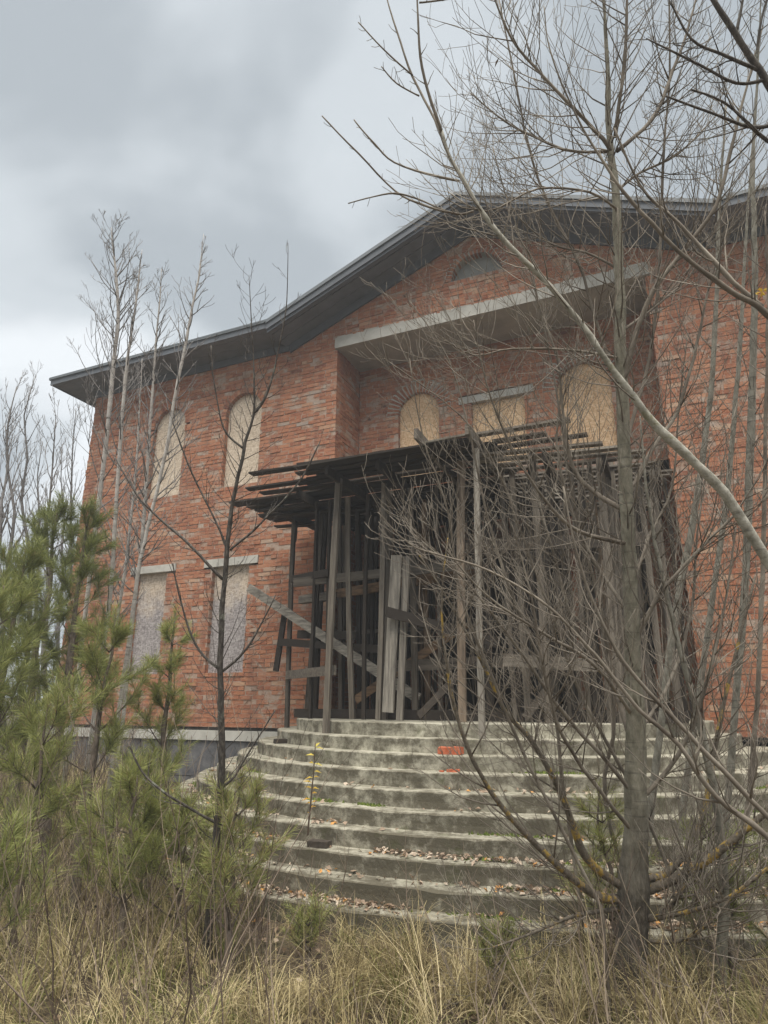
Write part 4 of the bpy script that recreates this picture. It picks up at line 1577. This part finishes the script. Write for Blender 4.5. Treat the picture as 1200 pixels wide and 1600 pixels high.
# diagonal pair of stems right, half height
tD = random.Random(4)
D = 3.3
pC, rC = px_path([(1480, 1500, 34), (1400, 900, 26), (1310, 620, 20), (1200, 492, 14), (1150, 460, 12), (1080, 410, 10), (1000, 330, 8), (950, 265, 6), (900, 180, 4), (860, 80, 3), (850, 10, 2)], D, .75)
t = tree('bare_tree', 'slim grey stem slanting up left past the right gable end', 'tree', (pC[0].x, pC[0].y, gz(pC[0].x, pC[0].y)))
m_ = MB()
m_.tube(pC, rC, 7)
m_.build('trunk', M['bark_twig'], t, True)
m_ = MB()
p, r = px_path([(1190, 480, 9), (1130, 425, 8, .05), (1060, 350, 6, .1), (1000, 290, 4, .1), (960, 200, 3, .1)], D)
m_.tube(p, r, 5)
along(m_, p, r, 8, 0.45, tD, 1, 0.2, 1.0, up=0.8, rr=0.5, child=(1, 3), rmax=0.006)
along(m_, pC, rC, 20, 0.6, tD, 1, 0.3, 1.0, up=0.9, rr=0.45, child=(1, 3), rmax=0.0048)
m_.build('branches', M['bark_twig'], t, True)

# --- slender aspens between the big tree and the right wall ------------------------------------
asp = [
    ([(1010, 1330, 17), (1030, 1150, 16), (1055, 960, 15), (1085, 800, 14), (1110, 620, 12), (1120, 450, 9), (1125, 300, 6), (1135, 160, 3)], 5.2, 'greenish slender aspen leaning right of the thick tree', 'bark_aspen'),
    ([(1060, 1320, 15), (1085, 1130, 14), (1110, 960, 13), (1135, 780, 12), (1150, 620, 10), (1160, 480, 8), (1168, 330, 5), (1180, 180, 3)], 5.4, 'second slender aspen stem right of the thick tree', 'bark_aspen'),
    ([(1130, 1480, 17), (1135, 1300, 15), (1150, 1100, 15), (1165, 900, 16), (1172, 700, 16), (1178, 520, 14), (1180, 400, 12), (1176, 260, 8), (1185, 90, 4), (1190, -40, 2)], 5.0, 'grey upright aspen close to the right edge', 'bark_aspen'),
    ([(1140, 1420, 14), (1170, 1250, 12), (1185, 1050, 10), (1192, 850, 9), (1196, 650, 8), (1200, 480, 6), (1195, 330, 3)], 4.7, 'thin dark stem at the right edge of the view', 'bark_twig'),
    ([(1125, 1640, 26), (1128, 1500, 24), (1130, 1380, 22), (1120, 1250, 18), (1090, 1120, 14), (1060, 1000, 12), (1030, 880, 9), (1010, 760, 6), (1000, 650, 3)], 3.9, 'grey-green young stem forking low right of the thick tree', 'bark_aspen'),
    ([(905, 1400, 9), (880, 1230, 8), (860, 1080, 7), (800, 930, 6), (760, 800, 5), (735, 680, 4), (700, 560, 3), (640, 470, 2)], 4.4, 'thin bowed stem left of the thick tree above the steps', 'bark_twig'),
    ([(940, 1420, 8), (880, 1300, 8), (820, 1180, 7), (770, 1060, 6), (720, 930, 5), (700, 800, 4), (660, 680, 3), (640, 560, 2)], 3.7, 'thin stem crossing the right half of the steps', 'bark_twig'),
    ([(1000, 1440, 9), (945, 1250, 9), (960, 1120, 8), (940, 960, 7), (900, 800, 6), (880, 680, 5), (860, 560, 4), (830, 430, 3), (800, 330, 2)], 4.5, 'thin crooked stem behind the thick tree', 'bark_twig'),
    ([(1085, 1450, 9), (1020, 1300, 8), (960, 1180, 8), (905, 1080, 7), (870, 980, 6), (820, 850, 5), (780, 740, 4), (720, 650, 3), (600, 560, 2)], 4.2, 'long thin stem bending left over the timber props', 'bark_twig'),
]
for i, (pts, D, lab, bk) in enumerate(asp):
    rg = random.Random(60 + i)
    p, r = px_path(pts, D, .72)
    t = tree('bare_sapling', lab, 'sapling', (p[0].x, p[0].y, min(p[0].z, gz(p[0].x, p[0].y))))
    # carry the stem down to the soil
    g0 = gz(p[0].x, p[0].y)
    if p[0].z > g0:
        p = [Vector((p[0].x, p[0].y, g0 - .05))] + p
        r = [r[0] * 1.1] + r
    m_ = MB()
    m_.tube(p, r, 7)
    m_.build('trunk', M[bk], t, True)
    m_ = MB()
    along(m_, p, r, 38 if i < 5 else 40, 0.9 if i < 5 else .85, rg, 1, 0.15, 1.0, up=0.9, spread=0.8, rr=0.4, child=(2, 4), rmax=0.0046)
    m_.build('branches', M['bark_twig'], t, True)

# yellow leaf cluster at the right edge
m_ = MB()
for k in range(7):
    leaf_poly(m_, at(1187 + tA.uniform(-8, 10), 455 + tA.uniform(-5, 6), 4.9), 0.045, tA, 0.55, 1.2)
o = m_.build('leaf', M['yellow_leaf'], bpy.data.objects['bare_sapling.002'])

# --- left: dark young tree in front of the lower window ----------------------------------------
tL = random.Random(21)
D = 4.5
pL, rL = px_path([(312, 1640, 26), (318, 1540, 24), (328, 1420, 21), (340, 1290, 19), (347, 1180, 17), (345, 1080, 16), (346, 980, 14), (354, 870, 13), (362, 800, 11), (373, 745, 9), (384, 690, 8), (397, 640, 6),
                  (396, 570, 4), (393, 500, 2.6), (389, 430, 1)], D, .62)
t = tree('bare_sapling', 'dark straight young tree in front of the left lower window', 'sapling', (pL[0].x, pL[0].y, gz(pL[0].x, pL[0].y)))
m_ = MB()
m_.tube(pL, rL, 9)
m_.build('trunk', M['bark_dark'], t, True)
m_ = MB()
for L in ([(348, 905, 5), (300, 855, 5), (250, 810, 4, .1), (215, 775, 3, .1), (180, 715, 2, .2)],
          [(397, 645, 5), (412, 625, 5), (425, 590, 3.5), (438, 530, 2.6), (448, 470, 1.8), (450, 380, .8)],
          [(360, 860, 4), (385, 838, 4), (415, 810, 3), (470, 750, 3), (500, 690, 2)],
          [(346, 1050, 5), (375, 1025, 4), (400, 990, 3), (430, 930, 2)],
          [(345, 1045, 5), (310, 1015, 4), (285, 950, 3), (270, 880, 2)],
          [(347, 1290, 5), (300, 1265, 4, -.1), (260, 1240, 4, -.2), (222, 1205, 3, -.2), (200, 1160, 2, -.2)],
          [(347, 1230, 5), (365, 1215, 4), (380, 1190, 3), (430, 1110, 2)],
          [(357, 860, 4), (330, 800, 3), (300, 740, 3), (270, 660, 2)],
          [(380, 700, 4), (350, 670, 3), (335, 600, 2), (330, 540, 2)]):
    p, r = px_path(L, D)
    m_.tube(p, r, 5)
    along(m_, p, r, 8, 0.30, tL, 1, 0.2, 1.0, up=0.8, rr=0.5, child=(1, 2), rmax=0.004)
along(m_, pL, rL, 80, 0.5, tL, 1, 0.18, 1.0, up=0.9, spread=1.0, rr=0.4, child=(1, 3), rmax=0.004)
m_.build('branches', M['bark_dark'], t, True)

# --- birches beside the left wing -----------------------------------------------------------------
bir = [
    ([(148, 1110, 10), (160, 1020, 10), (172, 930, 10), (181, 800, 9), (189, 676, 8), (198, 570, 7), (207, 510, 5), (215, 450, 4), (222, 390, 2)], 8.0, 'white-stemmed birch nearest the left corner of the house', 0.9),
    ([(120, 1080, 10), (140, 900, 10), (160, 740, 10), (172, 630, 10), (178, 560, 9), (185, 497, 8), (182, 440, 6), (177, 390, 4), (174, 355, 2)], 9.0, 'bare birch with a wide crown above the left eave', 1.5),
    ([(195, 1100, 9), (208, 960, 9), (222, 840, 8), (231, 720, 7), (238, 620, 6), (243, 540, 5), (250, 465, 3), (252, 420, 2)], 8.2, 'slim pale birch left of the upper arched window', 0.8),
    ([(185, 1115, 10), (205, 980, 10), (218, 880, 9), (245, 770, 8), (262, 690, 8), (275, 610, 7), (289, 545, 6), (300, 480, 5), (312, 425, 4), (318, 365, 2)], 7.8, 'pale birch crossing the left arched window', 0.9),
    ([(160, 1090, 7), (185, 960, 7), (200, 850, 6), (212, 740, 5), (218, 640, 4), (222, 560, 3)], 8.6, 'thin birch sapling behind the white-stemmed birch', 0.6),
]
for i, (pts, D, lab, bl) in enumerate(bir):
    rg = random.Random(90 + i)
    p, r = px_path(pts[:-1] + [(pts[-1][0], pts[-1][1], .8)], D, .68)
    g0 = gz(p[0].x, p[0].y)
    t = tree('birch_tree', lab, 'birch', (p[0].x, p[0].y, g0), 'birches beside the left wing')
    p = [Vector((p[0].x - .03, p[0].y, g0 - .05))] + p
    r = [r[0] * 1.15] + r
    m_ = MB()
    m_.tube(p, r, 7)
    m_.build('trunk', M['bark_birch'], t, True)
    m_ = MB()
    along(m_, p, r, 50 if i != 1 else 54, 1.1 * bl, rg, 2 if i == 1 else 1, 0.2, .97, up=.8, spread=0.75, rr=0.55, child=(2, 4), rmax=0.009, taper=.86, rmin=.0026)
    m_.build('branches', M['bark_grey'], t, True)

# --- bare trees beyond the left corner --------------------------------------------------------------
far = [(20, 600, 14, 1.5), (48, 585, 16, 1.2), (-25, 570, 15, 1.5), (85, 655, 13, 1.2), (115, 640, 18, 1.6), (5, 660, 11, .9), (65, 690, 20, 1.4), (-70, 590, 17, 1.6), (100, 700, 22, 1.5)]
words = ['bare grey tree at the far left edge', 'bare grey tree with the highest top behind the pines', 'bare tree just beyond the left frame edge', 'bare twiggy tree close to the house corner',
         'bare tree touching the left wall behind the pines', 'low bare sapling behind the pines at far left', 'distant bare tree between the left edge and the house', 'bare tree further out beyond the left frame edge', 'farthest bare tree seen beside the house corner']
for i, (px, py, D, sc) in enumerate(far):
    rg = random.Random(300 + i)
    top = at(px, py, D)
    base = at(px - 6, 1110, D)
    g0 = gz(base.x, base.y)
    pts = []
    K = 9
    for k in range(K + 1):
        f = k / K
        q = Vector((base.x, base.y, g0 - .05)).lerp(top, f) + Vector((rg.gauss(0, .06), rg.gauss(0, .06), 0)) * (f > 0)
        pts.append((q, max(.006, (0.05 + .002 * D) * (1 - f * .9))))
    p, r = smooth_path(pts, 2)
    t = tree('bare_tree', words[i], 'tree', (base.x, base.y, g0), 'bare trees beyond the left corner')
    m_ = MB()
    m_.tube(p, r, 6)
    m_.build('trunk', M['bark_grey'], t, True)
    m_ = MB()
    along(m_, p, r, 30, 1.15 * sc, rg, 2, 0.3, 1.0, up=1.2, spread=0.55, rr=0.5, child=(2, 3), rmax=0.015, rmin=.004)
    m_.build('branches', M['bark_grey'], t, True)

# --- pines ------------------------------------------------------------------------------------------
def needle_shoot(mb, a, b, rg, n, L, w, tone):
    """needles round the shoot from a to b, swept forward"""
    ax = (b - a)
    ln = ax.length
    ax.normalize()
    s = ax.orthogonal().normalized()
    u = ax.cross(s)
    for k in range(n):
        f = (k + rg.random()) / n
        p = a + ax * (ln * f)
        an = rg.uniform(0, 6.283)
        rad = s * math.cos(an) + u * math.sin(an)
        sp = rg.uniform(.35, 1.15) * (1.0 - 0.3 * f)
        d = ax * math.cos(sp) + rad * math.sin(sp)
        d.z -= 0.05
        d.normalize()
        l_ = L * rg.uniform(.7, 1.15)
        side = d.cross(Vector((rg.gauss(0, 1), rg.gauss(0, 1), rg.gauss(0, 1))))
        if side.length < 1e-4:
            continue
        side.normalize()
        side *= w
        tn = min(1, max(0, rg.gauss(tone, .18)))
        q = p + d * l_ * .6 + rad * l_ * .03
        e_ = p + d * l_
        n0 = len(mb.v)
        mb.v.extend([tuple(p - side * .6), tuple(p + side * .6), tuple(q + side * .5), tuple(e_), tuple(q - side * .5)])
        mb.f.append((n0, n0 + 1, n0 + 2, n0 + 3, n0 + 4))
        mb.t.append(tn)


def pine(label, base, h, spread, seed, shoots=1.0, tone=.5, lean=(0, 0), f0=.15, nl=.085, group='young pines at the left', name='pine_tree'):
    rg = random.Random(seed)
    base = Vector(base)
    t = tree(name, label, 'pine', base, group)
    top = base + Vector((lean[0], lean[1], h))
    tr, br, ne = MB(), MB(), MB()
    pts = []
    for k in range(8):
        f = k / 7
        pts.append((base.lerp(top, f) + Vector((rg.gauss(0, .02), rg.gauss(0, .02), -0.05 if k == 0 else 0)) * (1 if f < 1 else 0), (0.012 + 0.014 * h) * (1 - f * .86)))
    p, r = smooth_path(pts, 2)
    tr.tube(p, r, 7)
    tr.build('trunk', M['bark_pine'], t, True)
    whorls = max(4, int(h * (1 - f0) / 0.30))
    far_ = (base - CAM).length
    wd = 0.0011 + 0.00022 * far_
    for wv in range(whorls):
        f = f0 + (1 - f0) * wv / whorls
        c = base.lerp(top, f)
        Lb = spread * (1 - f) ** 0.75 * rg.uniform(.8, 1.1) + 0.12
        n = rg.randint(3, 4)
        a0 = rg.uniform(0, 6.28)
        for j in range(n):
            an = a0 + 6.283 * j / n + rg.gauss(0, .2)
            d = Vector((math.cos(an), math.sin(an), rg.uniform(.35, 1.1)))
            d.normalize()
            L = Lb * rg.uniform(.7, 1.15)
            path, rad = [c], [0.005 + 0.006 * L]
            q = c.copy()
            dd = d.copy()
            for k in range(4):
                dd = (dd + Vector((rg.gauss(0, .1), rg.gauss(0, .1), .10))).normalized()
                q = q + dd * L / 4
                path.append(q.copy())
                rad.append(max(.002, rad[0] * (1 - .2 * (k + 1))))
            br.tube(path, rad, 4)
            nn = int(58 * shoots)
            for k in range(1, 4):
                a, b = path[k], path[k + 1]
                if k >= 2 or L < .35:
                    needle_shoot(ne, a, b, rg, nn, nl, wd, tone + (0.08 if k == 3 else -.03))
                # side shoots
                for _ in range(rg.randint(1, 3) if L > .25 else 1):
                    s = Vector((rg.gauss(0, 1), rg.gauss(0, 1), rg.uniform(0, .8))).normalized()
                    sd = (dd * .8 + s * .75).normalized()
                    ls = rg.uniform(.1, .24) * min(1, L * 2 + .3)
                    st = a.lerp(b, rg.random())
                    e_ = st + sd * ls
                    br.tube([st, e_], [.003, .002], 3)
                    needle_shoot(ne, st.lerp(e_, .2), e_ + sd * .02, rg, nn, nl, wd, tone)
    needle_shoot(ne, base.lerp(top, .9), top + Vector((0, 0, .05)), rg, int(160 * shoots), nl, wd, tone + .1)
    br.build('branches', M['bark_pine'], t, True)
    tag(ne.build('needles', M['needle'], t), kind='stuff')
    return t


def gbase(px, D):
    q = at(px, 1100, D)
    return (q.x, q.y, gz(q.x, q.y))


pine('tall dark pine at the left edge behind the others', gbase(45, 7.4), 4.2, .9, 401, 1.0, .42, (0, 0), .38, .12)
pine('tall pine whose top stands against the brick corner', gbase(100, 6.9), 4.0, .85, 402, 1.0, .45, (0, 0), .42, .12)
pine('bushy pine cut by the left frame edge', gbase(-25, 5.4), 2.75, .9, 403, 1.0, .58, (0, 0), .35, .12)
pine('bushy young pine in front of the leftmost lower window', gbase(150, 5.8), 2.55, .8, 404, 1.0, .6, (.1, 0), .45, .12)
pine('smaller bright pine at left in front of the plinth', gbase(75, 5.0), 1.75, .7, 405, 1.0, .66, (0, 0), .3, .11)
pine('young pine with upright candle shoots below the lower window', gbase(255, 6.2), 2.6, .42, 406, .9, .64, (.05, 0), .4, .1)
pine('low pine bush between the birches and the steps', gbase(225, 4.9), 1.25, .55, 407, .9, .66, (0, 0), .3, .1)
pine('small bright pine sapling at the left end of the steps', gbase(378, 4.75), 1.2, .42, 408, .9, .78, (0.03, 0), .2, .09)
pine('pale wispy pine standing highest at the left edge', gbase(-5, 6.3), 3.3, .8, 416, 1.0, .55, (.05, 0), .35, .13)
pine('low spreading pine bush covering the left flank of the steps', gbase(305, 5.2), 0.95, .5, 417, .9, .66, (0, 0), .2, .1)
pine('pine bush low before the grey plinth', gbase(245, 5.9), 1.25, .55, 418, .9, .6, (0, 0), .25, .1)
pine('low pine bush in the lower left corner', gbase(15, 4.3), 0.95, .5, 409, .9, .6, (0, 0), .3, .1)
pine('small pine right of the thick tree, half hidden', gbase(1085, 4.4), 1.0, .35, 410, .6, .55, (0, 0), .2, .08)
pine('small pine at the right frame edge', gbase(1200, 4.3), 0.95, .4, 411, .6, .5, (0, 0), .2, .08)
pine('slim bright pine sapling beside the right steps', gbase(925, 4.7), 1.15, .28, 412, .6, .75, (0, 0), .3, .08)
pine('tiny pine seedling in the dry grass right of centre', gbase(757, 4.35), 0.36, .08, 413, .5, .7, (0, 0), .4, .045, None, 'pine_seedling')
pine('tiny pine seedling in the grass below the steps', gbase(492, 4.75), 0.34, .10, 414, .5, .72, (0, 0), .4, .045, None, 'pine_seedling')

# --- brush: grey stems among pines and grass ------------------------------------------------------
bs = MB()
sr = random.Random(55)
cnt = 0
while cnt < 900:
    x, y = sr.uniform(-11, 3.4), sr.uniform(-7.0, -0.3)
    q = project((x, y, 0.3))
    if on_steps(x, y, 0.05) or q is None or q[0] < -150 or q[0] > 1350:
        continue
    left = q[0] < 420
    if not left and q[0] < 850 and sr.random() < .72:
        continue
    cnt += 1
    h = sr.uniform(0.35, 1.0) if not left else sr.uniform(.4, 1.7)
    twig(bs, Vector((x, y, gz(x, y) - .02)), Vector((sr.gauss(0, .3), sr.gauss(0, .3), 1)), h, sr.uniform(.003, .006), sr, 1, .3, 5, sr.random(), .12, (1, 4), .0014, .6)
tag(bs.build('dead_stalks', M['stalk'], None, False, Vector((0, 0, 0))), 'thin dead weed stalks and brush standing in the grass', 'weeds', kind='stuff')

# --- little sapling with yellow leaves on the steps -------------------------------------------------
ys = random.Random(8)
D = (onZ(482, 1300, 0.6) - CAM).dot(C_F)
p, r = px_path([(481, 1305, 3), (484, 1270, 3), (487, 1240, 2.5), (490, 1205, 2), (493, 1160, 1.5)], D)
t = thing('yellow_sapling', (p[0].x, p[0].y, 0.6), 'tiny sapling with yellow leaves growing from the steps', 'sapling')
m_ = MB()
m_.tube(p, r, 5)
m_.build('stem', M['stalk'], t, True)
for k in range(17):
    f = 0.3 + 0.7 * k / 16
    i = min(len(p) - 2, int(f * (len(p) - 1)))
    q = p[i]
    sgn = 1 if k % 2 else -1
    d = (C_R * sgn + Vector((ys.gauss(0, .5), ys.gauss(0, .5), ys.uniform(-.1, .6)))).normalized()
    L, W = ys.uniform(.055, .10), ys.uniform(.011, .018)
    s = d.cross(Vector((0, -.5, 1))).normalized()
    n_ = d.cross(s)
    m_ = MB()
    pts = [q, q + d * L * .45 + s * W - n_ * .004, q + d * L - Vector((0, 0, .015)), q + d * L * .45 - s * W - n_ * .004, q + d * L * .5 + n_ * .003]
    n0 = len(m_.v)
    m_.v.extend([tuple(a) for a in pts])
    for q4 in ((0, 1, 4), (1, 2, 4), (2, 3, 4), (3, 0, 4)):
        m_.f.append(q4)
        m_.t.append(min(1, max(0, f * 1.0 - .05 + ys.gauss(0, .12))))
    m_.build('leaf', M['yellow_leaf'], t)

# ------------------------------------------------------------------ added haze volume imitating a lens glare veil
hz = MB()
hz.box((-60, -14, -1.6), (30, 45, 12.5))
m = bpy.data.materials.new('veil_haze')
m.use_nodes = True
nt = m.node_tree
nt.nodes.clear()
ho = nt.nodes.new('ShaderNodeOutputMaterial')
hv = nt.nodes.new('ShaderNodeVolumePrincipled')
hv.inputs['Color'].default_value = (0.86, 0.9, 0.95, 1)
hv.inputs['Density'].default_value = 0.0042
hv.inputs['Anisotropy'].default_value = 0.2
nt.links.new(hv.outputs[0], ho.inputs['Volume'])
haze = hz.build('haze', m, None, False, Vector((0, 0, 0)))
tag(haze, kind='stuff')
